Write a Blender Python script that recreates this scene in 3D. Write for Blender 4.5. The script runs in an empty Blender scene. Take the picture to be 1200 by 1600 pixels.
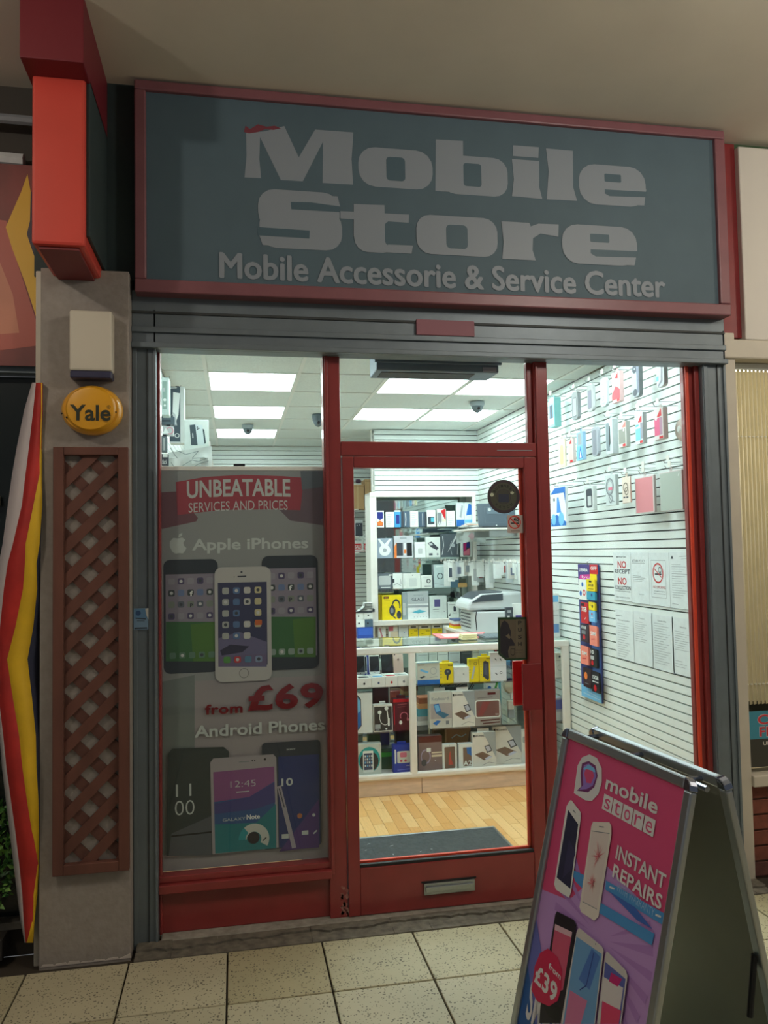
import bpy, bmesh, math, random
from mathutils import Vector, Matrix
random.seed(7)
sc = bpy.context.scene
COL = sc.collection
# ---------------------------------------------------------------- camera
R_ = Vector((0.982699, -0.184341, -0.017914)); U_ = Vector((0.008640, -0.050987, 0.998662)); F_ = Vector((0.185008, 0.981539, 0.048512))
FP = 1245.85
CP = Vector((0, -3.5, 1.585))
cam = bpy.data.cameras.new('camera'); cam.sensor_fit = 'VERTICAL'; cam.sensor_height = 36; cam.lens = FP / 1600 * 36
cam.clip_start = .05; cam.clip_end = 100
co = bpy.data.objects.new('camera', cam); COL.objects.link(co)
co.matrix_world = Matrix(((R_.x, U_.x, -F_.x, CP.x), (R_.y, U_.y, -F_.y, CP.y), (R_.z, U_.z, -F_.z, CP.z), (0, 0, 0, 1)))
sc.camera = co
# ---------------------------------------------------------------- world, light, exposure
w = bpy.data.worlds.new('world'); sc.world = w; w.use_nodes = True
w.node_tree.nodes['Background'].inputs[0].default_value = (.56, .58, .6, 1)
w.node_tree.nodes['Background'].inputs[1].default_value = .22
sc.view_settings.view_transform = 'Standard'; sc.view_settings.look = 'None'
sc.view_settings.exposure = 0; sc.view_settings.gamma = 1; sc.view_settings.use_curve_mapping = False
PANEL = 11.5      # strength of the shop's ceiling panels
def lamp(name, kind, loc, power, col, size=.1, aim=None, **k):
    l = bpy.data.lights.new(name, kind); l.energy = power; l.color = col
    if kind == 'AREA': l.size = size
    else: l.shadow_soft_size = size
    for a, b in k.items(): setattr(l, a, b)
    o = bpy.data.objects.new(name, l); COL.objects.link(o); o.location = loc
    if aim: o.rotation_euler = (Vector(aim) - Vector(loc)).to_track_quat('-Z', 'Y').to_euler()
    return o
lamp('arcade_lamp', 'POINT', (-1.75, -1.9, 3.35), 36, (1, .9, .78), .05)
lamp('arcade_lamp', 'POINT', (2.2, -2.2, 3.32), 55, (1, .95, .86), .15)
lamp('arcade_lamp', 'POINT', (4.4, -2.0, 3.32), 60, (1, .9, .75), .15)

# ---------------------------------------------------------------- pixel rays onto real planes
def ray(x, y): return (R_ * ((x - 600) / FP) - U_ * ((y - 800) / FP) + F_)
def at(x, y, Y): d = ray(x, y); return CP + d * ((Y - CP.y) / d.y)
def atx(x, y, X): d = ray(x, y); return CP + d * ((X - CP.x) / d.x)
def atz(x, y, Z): d = ray(x, y); return CP + d * ((Z - CP.z) / d.z)
class Pl:
    def __init__(s, o, U, V): s.o = Vector(o); s.U = Vector(U); s.V = Vector(V); s.N = s.U.cross(s.V)
    def pt(s, u, v, n=0): return s.o + s.U * u + s.V * v + s.N * n
    def uv(s, px, py):
        d = ray(px, py); h = CP + d * ((s.o - CP).dot(s.N) / d.dot(s.N)) - s.o
        return h.dot(s.U), h.dot(s.V)
def Front(Y): return Pl((0, Y, 0), (1, 0, 0), (0, 0, 1))
def RWall(X): return Pl((X, 0, 0), (0, -1, 0), (0, 0, 1))
def LWall(X): return Pl((X, 0, 0), (0, 1, 0), (0, 0, 1))
# ---------------------------------------------------------------- materials
def lin(c): return tuple(((x / 255) / 12.92 if x <= 10 else ((x / 255 + .055) / 1.055) ** 2.4) for x in c)
MATS = {}
def M(name, rgb, rough=.5, metal=0., noise=0., scale=20., bump=0., emit=0., spec=.5, coat=0., stretch=None, dark=None):
    if name in MATS: return MATS[name]
    m = bpy.data.materials.new(name); m.use_nodes = True; nt = m.node_tree; b = nt.nodes['Principled BSDF']
    c = lin(rgb) + (1,)
    b.inputs['Base Color'].default_value = c; b.inputs['Roughness'].default_value = rough; b.inputs['Metallic'].default_value = metal
    b.inputs['Specular IOR Level'].default_value = spec
    if coat: b.inputs['Coat Weight'].default_value = coat
    if emit: b.inputs['Emission Color'].default_value = c; b.inputs['Emission Strength'].default_value = emit
    if noise or bump:
        tc = nt.nodes.new('ShaderNodeTexCoord'); n = nt.nodes.new('ShaderNodeTexNoise'); n.inputs['Scale'].default_value = scale; n.inputs['Detail'].default_value = 5
        if stretch:
            mp = nt.nodes.new('ShaderNodeMapping'); mp.inputs['Scale'].default_value = stretch
            nt.links.new(tc.outputs['Object'], mp.inputs[0]); nt.links.new(mp.outputs[0], n.inputs['Vector'])
        else: nt.links.new(tc.outputs['Object'], n.inputs['Vector'])
        if noise:
            r = nt.nodes.new('ShaderNodeValToRGB'); r.color_ramp.elements[0].position = .3; r.color_ramp.elements[1].position = .7
            d = lin(dark) if dark else tuple(x * (1 - noise) for x in c[:3])
            r.color_ramp.elements[0].color = d + (1,); r.color_ramp.elements[1].color = tuple(min(1, x * (1 + noise * .5)) for x in c[:3]) + (1,)
            nt.links.new(n.outputs['Fac'], r.inputs[0]); nt.links.new(r.outputs[0], b.inputs['Base Color'])
        if bump:
            bp = nt.nodes.new('ShaderNodeBump'); bp.inputs['Strength'].default_value = bump; bp.inputs['Distance'].default_value = .01
            nt.links.new(n.outputs['Fac'], bp.inputs['Height']); nt.links.new(bp.outputs[0], b.inputs['Normal'])
    MATS[name] = m; return m
def glassmat(name, tint, rough=.02, ior=1.5, refl=1.):
    if name in MATS: return MATS[name]
    m = bpy.data.materials.new(name); m.use_nodes = True; nt = m.node_tree; nt.nodes.clear()
    o = nt.nodes.new('ShaderNodeOutputMaterial'); mx = nt.nodes.new('ShaderNodeMixShader'); t = nt.nodes.new('ShaderNodeBsdfTransparent')
    g = nt.nodes.new('ShaderNodeBsdfGlossy'); f = nt.nodes.new('ShaderNodeFresnel')
    t.inputs[0].default_value = tint + (1,); g.inputs['Roughness'].default_value = rough; g.inputs[0].default_value = (refl,) * 3 + (1,); f.inputs[0].default_value = ior
    ge = nt.nodes.new('ShaderNodeNewGeometry'); sb = nt.nodes.new('ShaderNodeMath'); sb.operation = 'SUBTRACT'; sb.inputs[0].default_value = 1; mm = nt.nodes.new('ShaderNodeMath'); mm.operation = 'MULTIPLY'
    nt.links.new(ge.outputs['Backfacing'], sb.inputs[1]); nt.links.new(f.outputs[0], mm.inputs[0]); nt.links.new(sb.outputs[0], mm.inputs[1])   # the outer face alone mirrors
    nt.links.new(mm.outputs[0], mx.inputs[0]); nt.links.new(t.outputs[0], mx.inputs[1]); nt.links.new(g.outputs[0], mx.inputs[2]); nt.links.new(mx.outputs[0], o.inputs[0])
    MATS[name] = m; return m
GLASS = glassmat('window_glass', (.98, .99, .985)); SHELFG = glassmat('green_shelf_glass', (.93, .98, .96)); CGLASS = glassmat('counter_glass', (.99, .995, .99), .02, 1.28); CLEAR = glassmat('clear_film', (.93, .95, .95), .12, 1.35)
MIRROR = M('cabinet_mirror', (185, 200, 198), .03, 1.)
PAL = dict(W=(232, 238, 234), K=(28, 30, 34), D=(62, 68, 76), G=(128, 134, 138), L=(190, 196, 196), R=(200, 34, 40), Y=(240, 214, 20), B=(40, 110, 190), N=(40, 50, 130), C=(90, 180, 200),
           P=(214, 120, 140), O=(235, 130, 60), T=(50, 170, 170), S=(160, 168, 172), E=(225, 215, 190), V=(110, 70, 140), Q=(60, 150, 60), J=(122, 98, 86), M=(190, 40, 110), A=(120, 190, 235), H=(90, 30, 30))
def pc(c):
    rgb = PAL[c] if isinstance(c, str) else tuple(c)
    return M('ink_%d_%d_%d' % rgb, rgb, .45, spec=.3)
def cm(c):
    if not isinstance(c, (str, tuple)): return c
    rgb = PAL[c] if isinstance(c, str) else c
    return M('card_%d_%d_%d' % rgb, rgb, .5, noise=.06, scale=30, spec=.35)
# ---------------------------------------------------------------- mesh builder
class MB:
    def __init__(s): s.v = []; s.f = []; s.m = []; s.mats = []
    def mi(s, m):
        if m not in s.mats: s.mats.append(m)
        return s.mats.index(m)
    def add(s, vs, fs, m):
        k = len(s.v); s.v += [Vector(p) for p in vs]; i = s.mi(m)
        for f in fs: s.f.append([k + j for j in f]); s.m.append(i)
        return s
    def box(s, a, b, m):
        x0, y0, z0 = a; x1, y1, z1 = b
        return s.add([(x0, y0, z0), (x1, y0, z0), (x1, y1, z0), (x0, y1, z0), (x0, y0, z1), (x1, y0, z1), (x1, y1, z1), (x0, y1, z1)],
                     [(0, 3, 2, 1), (4, 5, 6, 7), (0, 1, 5, 4), (1, 2, 6, 5), (2, 3, 7, 6), (3, 0, 4, 7)], m)
    def prism(s, pts, d, m):        # pts: 3d polygon, extruded by vector d
        n = len(pts); d = Vector(d); P = [Vector(p) for p in pts]
        return s.add(P + [p + d for p in P], [tuple(range(n))[::-1], tuple(range(n, 2 * n))] + [(i, (i + 1) % n, n + (i + 1) % n, n + i) for i in range(n)], m)
    def poly(s, pts, m): return s.add(pts, [tuple(range(len(pts)))], m)
    def tube(s, pts, r, m, n=8):
        P = [Vector(p) for p in pts]; rings = []
        for i, p in enumerate(P):
            t = (P[min(i + 1, len(P) - 1)] - P[max(i - 1, 0)]).normalized(); a = t.orthogonal().normalized() if i == 0 else (a - t * a.dot(t)).normalized(); b = t.cross(a)
            rr = r[i] if isinstance(r, (list, tuple)) else r
            rings.append([p + (a * math.cos(2 * math.pi * k / n) + b * math.sin(2 * math.pi * k / n)) * rr for k in range(n)])
        fs = [(i * n + k, i * n + (k + 1) % n, (i + 1) * n + (k + 1) % n, (i + 1) * n + k) for i in range(len(P) - 1) for k in range(n)]
        fs += [tuple(range(n))[::-1], tuple((len(P) - 1) * n + k for k in range(n))]
        return s.add([q for R in rings for q in R], fs, m)
    def lathe(s, c, ax, prof, m, n=24, sx=1., ref=None):   # prof: (radius, height along ax)
        ax = Vector(ax).normalized(); a = Vector(ref) if ref else ax.orthogonal().normalized(); b = ax.cross(a); c = Vector(c)
        vs = [c + ax * h + (a * math.cos(2 * math.pi * k / n) * sx + b * math.sin(2 * math.pi * k / n)) * r for r, h in prof for k in range(n)]
        fs = [(i * n + k, i * n + (k + 1) % n, (i + 1) * n + (k + 1) % n, (i + 1) * n + k) for i in range(len(prof) - 1) for k in range(n)]
        fs += [tuple(range(n))[::-1], tuple((len(prof) - 1) * n + k for k in range(n))]
        return s.add(vs, fs, m)
    def obj(s, name, parent=None, bev=0., smooth=False, local=False, fix=True):
        me = bpy.data.meshes.new(name); off = Vector((0, 0, 0))
        if parent is not None and not local:
            q = parent
            while q is not None: off += q.location; q = q.parent
        me.from_pydata([tuple(p - off) for p in s.v], [], s.f)
        for m in s.mats: me.materials.append(m)
        me.polygons.foreach_set('material_index', s.m)
        if fix and len(s.f) < 20000:
            bm = bmesh.new(); bm.from_mesh(me); bmesh.ops.recalc_face_normals(bm, faces=bm.faces[:]); bm.to_mesh(me); bm.free()
        if smooth:
            me.polygons.foreach_set('use_smooth', [True] * len(me.polygons))
            me.set_sharp_from_angle(angle=math.radians(40))
        o = bpy.data.objects.new(name, me); COL.objects.link(o)
        if parent is not None: o.parent = parent
        if bev:
            b = o.modifiers.new('edge', 'BEVEL'); b.width = bev; b.segments = 2; b.limit_method = 'ANGLE'
        return o
def tag(o, label=None, cat=None, group=None, kind=None):
    if label: o['label'] = label
    if cat: o['category'] = cat
    if group: o['group'] = group
    if kind: o['kind'] = kind
    return o
def thing(name, loc, label, cat, group=None):
    o = bpy.data.objects.new(name, None); COL.objects.link(o); o.location = loc; o.empty_display_size = .05
    return tag(o, label, cat, group)
def struct(name, loc=(0, 0, 0)):
    o = bpy.data.objects.new(name, None); COL.objects.link(o); o.location = loc; o['kind'] = 'structure'; return o
def copy(o, parent=None, **k):
    c = o.copy(); COL.objects.link(c)
    if parent is not None: c.parent = parent
    for ch in o.children: copy(ch, c)
    return c
# ---------------------------------------------------------------- flat print
TXT = {}
def textmesh(s, bold):
    key = (s, bold)
    if key not in TXT:
        c = bpy.data.curves.new('t', 'FONT'); c.body = s; c.size = 1; c.resolution_u = 3; c.offset = .022 if bold == 1 else .032 if bold == 2 else 0
        if bold == 3: c.offset = -.012
        if bold == 2: c.space_character = 1.08
        o = bpy.data.objects.new('t', c); me = bpy.data.meshes.new_from_object(o)
        vs = [v.co.copy() for v in me.vertices]; fs = [tuple(p.vertices) for p in me.polygons]
        bpy.data.meshes.remove(me); bpy.data.objects.remove(o); bpy.data.curves.remove(c)
        x0 = min(v.x for v in vs); x1 = max(v.x for v in vs); y0 = min(v.y for v in vs); y1 = max(v.y for v in vs)
        TXT[key] = ([((v.x - x0) / (x1 - x0), (v.y - y0) / (y1 - y0)) for v in vs], fs)
    return TXT[key]
class Print:
    STEP = .00007
    def __init__(s, pl, px=False, w=None, h=None, n0=.0006):
        s.pl = pl; s.px = px; s.w = w; s.h = h; s.n = n0; s.mb = MB()
    def c(s, p):
        if s.px: return s.pl.uv(*p)
        if s.w: return p[0] * s.w, p[1] * s.h
        return p
    def rad(s, p, r):
        if s.px: a = s.pl.uv(*p); b = s.pl.uv(p[0], p[1] + r); return math.dist(a, b)
        return r * min(s.w, s.h) if s.w else r
    def raw(s, uvs, fs, col):
        s.n += s.STEP
        s.mb.add([s.pl.pt(u, v, s.n) for u, v in uvs], fs, pc(col)); return s
    def g(s, pts, col): q = [s.c(p) for p in pts]; return s.raw(q, [tuple(range(len(q)))], col)
    def r(s, a, b, col, rr=0):
        a = s.c(a); b = s.c(b); x0, x1 = sorted((a[0], b[0])); y0, y1 = sorted((a[1], b[1]))
        if not rr: q = [(x0, y0), (x1, y0), (x1, y1), (x0, y1)]
        else:
            k = rr * min(x1 - x0, y1 - y0); q = []
            for cx, cy, a0 in ((x1 - k, y0 + k, -90), (x1 - k, y1 - k, 0), (x0 + k, y1 - k, 90), (x0 + k, y0 + k, 180)):
                q += [(cx + k * math.cos(math.radians(a0 + t)), cy + k * math.sin(math.radians(a0 + t))) for t in (0, 22, 45, 68, 90)]
        return s.raw(q, [tuple(range(len(q)))], col)
    def e(s, p, r, col, sx=1., n=20):
        r = s.rad(p, r); p = s.c(p)
        return s.raw([(p[0] + r * sx * math.cos(2 * math.pi * k / n), p[1] + r * math.sin(2 * math.pi * k / n)) for k in range(n)], [tuple(range(n))], col)
    def o(s, p, r, wd, col, sx=1., n=24, a0=0, a1=360):
        wd = wd * s.rad(p, r); r = s.rad(p, r); p = s.c(p); q = []
        for k in range(n + 1):
            t = math.radians(a0 + (a1 - a0) * k / n)
            for rr in (r, r - wd): q.append((p[0] + rr * sx * math.cos(t), p[1] + rr * math.sin(t)))
        return s.raw(q, [(2 * k, 2 * k + 2, 2 * k + 3, 2 * k + 1) for k in range(n)], col)
    def l(s, pts, wd, col):
        q = [Vector(s.c(p)) for p in pts]; vs = []; fs = []
        for a, b in zip(q, q[1:]):
            if (b - a).length < 1e-6: continue
            d = (b - a).normalized(); n = Vector((-d.y, d.x)) * wd / 2; k = len(vs); vs += [a - n, b - n, b + n, a + n]; fs.append((k, k + 1, k + 2, k + 3))
        return s.raw([tuple(v) for v in vs], fs, col)
    def t(s, txt, a, b, col, bold=0, shear=0.):
        vs, fs = textmesh(txt, bold); a = s.c(a); b = s.c(b)
        return s.raw([(a[0] + (b[0] - a[0]) * (x + shear * y), a[1] + (b[1] - a[1]) * y) for x, y in vs], fs, col)
    def run(s, ops):
        for op in ops: getattr(s, op[0])(*op[1:])
        return s
    def obj(s, name='printed_artwork', parent=None, local=False): return s.mb.obj(name, parent, local=local, fix=False)
# ================================================================ SETTING
XW, XL, YB, YD, ZC = 2.24, -.42, 3.61, 4.82, 2.69
m_slat = M('slatwall_white', (228, 236, 232), .35, noise=.04, scale=6); m_groove = M('slat_groove', (52, 56, 56), .6)
m_tile = M('ceiling_tile', (216, 224, 220), .9, noise=.1, scale=90, bump=.15); m_grid = M('ceiling_grid', (220, 222, 216), .5)
m_red = M('red_gloss_paint', (142, 54, 52), .3, noise=.12, scale=9, bump=.04, coat=.2)
m_redd = M('red_dull_paint', (128, 30, 34), .45, noise=.15, scale=7)
m_chip = M('chipped_paint', (170, 130, 120), .8, noise=.4, scale=60, dark=(130, 50, 40))
m_grey = M('grey_shutter_metal', (114, 124, 130), .45, .35, noise=.08, scale=12)
m_plaster = M('grey_render', (150, 142, 134), .9, noise=.1, scale=40, bump=.25)
m_arc = M('arcade_ceiling_paint', (222, 214, 198), .85, noise=.05, scale=3)
m_cream = M('cream_paint', (196, 188, 172), .5, noise=.06, scale=8)
m_conc = M('old_concrete', (112, 106, 94), .95, noise=.4, scale=25, bump=.8)
m_wht = M('white_gloss_wood', (232, 230, 222), .35, noise=.05, scale=20); m_alu = M('brushed_aluminium', (170, 174, 174), .28, .9, noise=.1, scale=60, stretch=(1, 1, 12))
# outside paving
def slabmat(name, rgb):
    m = M(name, rgb, .55, noise=.10, scale=3.0); nt = m.node_tree; b = nt.nodes['Principled BSDF']
    tc = nt.nodes.new('ShaderNodeTexCoord'); v = nt.nodes.new('ShaderNodeTexVoronoi'); v.inputs['Scale'].default_value = 85
    n2 = nt.nodes.new('ShaderNodeTexNoise'); n2.inputs['Scale'].default_value = 14
    lt = nt.nodes.new('ShaderNodeMath'); lt.operation = 'LESS_THAN'
    mu = nt.nodes.new('ShaderNodeMath'); mu.operation = 'MULTIPLY'; mu.inputs[1].default_value = .52
    nt.links.new(tc.outputs['Object'], v.inputs['Vector']); nt.links.new(tc.outputs['Object'], n2.inputs['Vector'])
    nt.links.new(n2.outputs['Fac'], mu.inputs[0]); nt.links.new(v.outputs['Distance'], lt.inputs[0]); nt.links.new(mu.outputs[0], lt.inputs[1])
    mx = nt.nodes.new('ShaderNodeMixRGB'); mx.inputs[2].default_value = lin((62, 56, 44)) + (1,)
    src = b.inputs['Base Color'].links[0].from_socket
    m2 = nt.nodes.new('ShaderNodeMath'); m2.operation = 'MULTIPLY'; m2.inputs[1].default_value = .75
    nt.links.new(lt.outputs[0], m2.inputs[0]); nt.links.new(m2.outputs[0], mx.inputs[0]); nt.links.new(src, mx.inputs[1]); nt.links.new(mx.outputs[0], b.inputs['Base Color'])
    return m
slm = [slabmat('terrazzo_slab_%s' % n, c) for n, c in (('pale', (190, 182, 152)), ('cream', (182, 174, 142)), ('buff', (174, 164, 130)))]
fl = struct('floor'); MB().box((-4, -5.2, -.12), (5.5, 0, -.012), M('dark_mortar', (58, 50, 40), .95)).obj('mortar_bed', fl)
sme = {}
for i in range(-8, 13):
    for j in range(0, 12):
        k = random.randrange(3)
        if k not in sme:
            o = MB().box((-.185, -.185, -.03), (.185, .185, 0), slm[k]).obj('paving_slab', fl, bev=.003, local=True); sme[k] = o
        else: o = copy(sme[k], fl)
        o.location = (-.04 + .377 * i + .1885, -.155 - .02 - .377 * (j + .5) + .0, -random.random() * .002)
# interior floor: planks
f2 = struct('floor', (0, 0, 0)); MB().box((XL - .2, .0, -.06), (XW + .2, YD + .1, -.012), M('floor_underlay', (120, 84, 50), .8)).obj('underlay', f2)
pm = [M('beech_plank_%s' % n, c, .32, noise=.10, scale=14, stretch=(8, .8, 1), coat=.15) for n, c in (('pale', (230, 182, 118)), ('mid', (224, 172, 106)), ('warm', (217, 161, 94)), ('light', (234, 190, 128)))]
pme = {}
xx = .2
while xx < XW - .01:
    yy = .06 - random.random() * .3
    while yy < 1.75:
        L = random.choice((.26, .34, .42)); k = (random.randrange(4), L)
        if yy < .02:
            yy += L; MB().box((xx + .0008, .02, -.012), (xx + .0632, yy - .001, 0), pm[k[0]]).obj('floor_plank', f2); continue
        if k not in pme: o = MB().box((.0008, .001, -.012), (.0632, L - .001, 0), pm[k[0]]).obj('floor_plank', f2, local=True); pme[k] = o
        else: o = copy(pme[k], f2)
        o.location = (xx, yy, 0); yy += L
    xx += .064
MB().box((XL, .02, -.012), (.2, YD, 0), pm[1]).box((.2, 2.02, -.012), (XW, YD, 0), pm[1]).obj('floor_behind_counter', f2)
# walls: slatwall
def slatwall(name, pl, u0, u1, z0=0, z1=ZC, skip=None):
    s = struct(name); mb = MB()
    mb.prism([pl.pt(u0, z0, -.02), pl.pt(u1, z0, -.02), pl.pt(u1, z1, -.02), pl.pt(u0, z1, -.02)], -pl.N * .05, m_groove); mb.obj('groove_backing', s)
    first = None; p = .0466; n = int((z1 - z0) / p) + 1
    for i in range(n):
        z = z1 - (i + 1) * p
        if skip and skip(z): continue
        if first is None:
            a = [pl.pt(u0, 0, -.018), pl.pt(u1, 0, -.018), pl.pt(u1, 0, 0), pl.pt(u0, 0, 0)]
            first = MB().prism([(q.x, q.y, 0) for q in a], (0, 0, p - .0072), m_slat).obj('slat', s, local=True, bev=0); o = first
        else: o = copy(first, s)
        o.location = (0, 0, z + .0036)
    return s
slatwall('wall_right', RWall(XW), -YD, -.04)
slatwall('wall_back', Front(YB), 1.24, XW)
slatwall('wall_left', LWall(XL), .04, YD)
slatwall('wall_back', Front(YD), XL, XW)
s = struct('wall_back'); MB().box((1.236, YB, 0), (1.26, YB + .07, ZC), m_wht).box((1.26, YB + .05, 0), (XW, YB + .07, ZC), m_wht).box((XL - .1, YD + .05, -.1), (XW + .2, YD + .12, ZC + .1), m_wht).obj('partition_end', s)
# interior ceiling: tiles, grid and light panels
cl = struct('ceiling', (0, 0, 0)); G = .567; gx0, gy0 = -.728 - G, .273 - G
MB().box((XL - .1, .05, ZC + .06), (XW + .1, YD + .1, ZC + .12), m_tile).obj('ceiling_slab', cl)
lights = {(2, 1), (4, 1), (5, 1), (2, 3), (2, 5), (2, 7), (4, 3), (5, 3), (4, 5), (5, 5)}
gb = MB(); tfirst = None; lfirst = None; li = 0
lab = {(2, 1): 'ceiling light panel just inside the left window, hidden above the lintel', (4, 1): 'ceiling light panel just inside the door, hidden above the lintel', (5, 1): 'ceiling light panel just inside the right window, hidden above the lintel', (2, 3): 'square ceiling light panel nearest the left window', (2, 5): 'square ceiling light panel between two others in the left row', (2, 7): 'farthest square ceiling light panel in the left row, behind a camera dome',
       (4, 3): 'larger-looking front ceiling light panel left of the transom centre', (5, 3): 'front ceiling light panel at the right, cut by the door mullion', (4, 5): 'rear ceiling light panel at the left of the transom view', (5, 5): 'rear ceiling light panel behind the white camera dome'}
for i in range(0, 8):
    for j in range(0, 10):
        x0 = gx0 + G * i; y0 = gy0 + G * j; a = max(x0, XL); b = min(x0 + G, XW); c = max(y0, .06); d = min(y0 + G, YD)
        if b - a < .02 or d - c < .02: continue
        if b <= XL or a >= XW: continue
        if (i, j) in lights:
            t = thing('ceiling_light', (x0 + G / 2, y0 + G / 2, ZC), lab[(i, j)], 'ceiling light', 'square light panels in the shop ceiling')
            if lfirst is None:
                h = G / 2 - .006
                fr = MB().box((-h, -h, 0), (h, -h + .012, .02), m_grid).box((-h, h - .012, 0), (h, h, .02), m_grid).box((-h, -h, 0), (-h + .012, h, .02), m_grid).box((h - .012, -h, 0), (h, h, .02), m_grid).obj('light_frame', t, local=True)
                df = MB().box((-h + .012, -h + .012, .004), (h - .012, h - .012, .02), M('lit_diffuser', (234, 252, 252), .5, emit=PANEL)).obj('diffuser', t, local=True); lfirst = (fr, df)
            else: copy(lfirst[0], t); copy(lfirst[1], t)
            continue
        full = abs(b - a - G) < 1e-6 and abs(d - c - G) < 1e-6
        if full:
            if tfirst is None: tfirst = MB().box((.008, .008, .004), (G - .008, G - .008, .02), m_tile).obj('ceiling_tile', cl, local=True); o = tfirst
            else: o = copy(tfirst, cl)
            o.location = (a, c, ZC)
        else: MB().box((a + .004, c + .004, ZC + .004), (b - .004, d - .004, ZC + .02), m_tile).obj('ceiling_tile', cl)
for i in range(0, 8):
    x = gx0 + G * i
    if XL < x < XW: gb.box((x - .011, .06, ZC - .001), (x + .011, YD, ZC + .012), m_grid)
for j in range(0, 10):
    y = gy0 + G * j
    if .06 < y < YD: gb.box((XL, y - .005, ZC), (XW, y + .005, ZC + .01), m_grid)
gb.obj('ceiling_grid', cl)
# arcade ceiling + walls behind the fascia
MB().box((-4, -5.2, 3.585), (5.5, .3, 3.75), m_arc).obj('ceiling')['kind'] = 'structure'
m_teal = M('dark_fascia_wall', (44, 58, 58), .7, noise=.2, scale=5)
MB().box((-.5, .034, 2.47), (2.415, .06, 3.6), m_teal).box((-.8, -.06, 2.74), (-.385, .02, 3.6), m_teal).obj('wall_front')['kind'] = 'structure'
# red surround strip right of the fascia
MB().box((2.33, -.01, 2.6), (2.47, .02, 3.58), m_redd).obj('trim_5', bev=.003)['kind'] = 'structure'
# render pillar
wp = struct('wall_front'); MB().box((-.757, -.14, -.02), (-.415, .1, 2.75), m_plaster).box((-.785, -.10, -.02), (-.757, .1, 2.75), m_cream).obj('pillar', wp, bev=.004)
mb = MB()
for k in range(7):
    x = -.75 + k * .048; mb.prism([(x, -.139, 0), (x + .05, -.139, 0), (x + .045, -.139, .004 + random.random() * .014), (x + .01, -.139, .004 + random.random() * .01)], (0, -.003, 0), M('bare_render_chip', (196, 186, 176), .9))
mb.obj('chipped_render_edge', wp)
# shutter guides and housing
def guide(name, x0, x1, d=-.05):
    w_ = x1 - x0
    MB().box((x0, d, -.02), (x1, .04, 2.62), m_grey).box((x0 + w_ * .02, d - .008, -.02), (x0 + w_ * .2, d, 2.62), m_grey).box((x0 + w_ * .62, d - .006, -.02), (x0 + w_ * .66, d, 2.62), m_groove).box((x0 + w_ * .9, d - .01, -.02), (x0 + w_, d, 2.62), m_grey).obj(name, bev=.002)['kind'] = 'structure'
guide('trim_1', -.415, -.318); guide('trim_2', 2.222, 2.34)
hs = struct('trim_3'); MB().box((-.415, -.06, 2.452), (2.34, .02, 2.70), m_grey).box((-.415, -.072, 2.52), (2.34, -.06, 2.545), m_grey).box((-.415, -.085, 2.452), (2.34, -.06, 2.475), m_grey).box((-.415, -.066, 2.60), (2.34, -.06, 2.612), m_groove).obj('shutter_housing', hs, bev=.003)
x0, z0 = Front(-.062).uv(650, 524); x1, z1 = Front(-.062).uv(740, 503)
MB().box((x0, -.075, z0), (x1, -.061, z1), M('reddish_plate', (140, 90, 100), .6)).obj('reddish_plate', hs, bev=.003)  # thin dull red plate standing proud of the housing
# threshold concrete
tc_ = struct('trim_4'); random.seed(3); xs = [-.4 + .02 * i for i in range(141)]
jag = []; v = -.105
for x in xs: v = min(-.085, max(-.128, v + random.uniform(-.012, .012))); jag.append(v)
i = 0
while i < 140:
    k = min(140, i + random.randrange(7, 22)); top = random.uniform(.002, .007); sk = random.uniform(-.01, .01)
    MB().prism([(xs[i] + .0008, -.05, -.03), (xs[k] - .0008, -.05, -.03)] + [(xs[j] + (.0 if j not in (i, k) else sk * .3), jag[j] + .0015, -.03) for j in range(k, i - 1, -1)], (0, 0, .03 + top + .006), m_conc).obj('concrete_piece', tc_)
    MB().prism([(xs[j], jag[j] - .0015, -.03) for j in range(i, k + 1)] + [(xs[k] - .0008, -.178, -.03), (xs[i] + .0008, -.178, -.03)], (0, 0, .03 + top * .6), m_conc).obj('concrete_piece', tc_)
    i = k
MB().box((-.31, -.055, -.03), (2.25, .05, .012), M('worn_step_edge', (150, 146, 136), .8, noise=.3, scale=30)).obj('door_sill', tc_, bev=.006)
random.seed(11)
# ---------------- shopfront: windows and door
def fr(parent, name, a, b, m=m_red, bev=.004): return MB().box(a, b, m).obj(name, parent, bev=bev)
Z0 = .012
w1 = struct('window_1')
fr(w1, 'frame_post', (-.318, .0, Z0), (-.306, .07, 2.47)); fr(w1, 'frame_post', (.392, -.012, Z0), (.468, .07, 2.47))
fr(w1, 'post_bead', (.398, -.024, .2), (.412, -.012, 2.452), bev=.003)
fr(w1, 'kick_panel', (-.318, .012, Z0), (.40, .06, .19)); fr(w1, 'sill_ledge', (-.318, -.03, .185), (.40, .06, .222)); fr(w1, 'sill_bead', (-.318, -.008, .222), (.40, .05, .25))
fr(w1, 'glass_pane', (-.306, .024, .25), (.40, .030, 2.47), GLASS, 0)
mb = MB()
for k in range(26):
    x = random.uniform(.44, .466); z = .03 + abs(random.gauss(0, .05)); q = random.uniform(.004, .012)
    mb.poly([(x - q, -.0128, z), (x, -.0128, z - q * 1.3), (x + q * .8, -.0128, z), (x, -.0128, z + q)], m_chip)
mb.obj('chipped_patch', w1, fix=False)
dr = struct('door_1')
fr(dr, 'door_stile', (.472, -.02, .014), (.523, .035, 2.005)); fr(dr, 'door_stile', (1.318, -.02, .014), (1.376, .035, 2.005))
fr(dr, 'top_rail', (.523, -.018, 1.955), (1.318, .033, 2.005)); fr(dr, 'bottom_rail', (.523, -.018, .014), (1.318, .033, .215))
fr(dr, 'glass_pane', (.52, .006, .21), (1.32, .012, 1.96), GLASS, 0)
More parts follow.
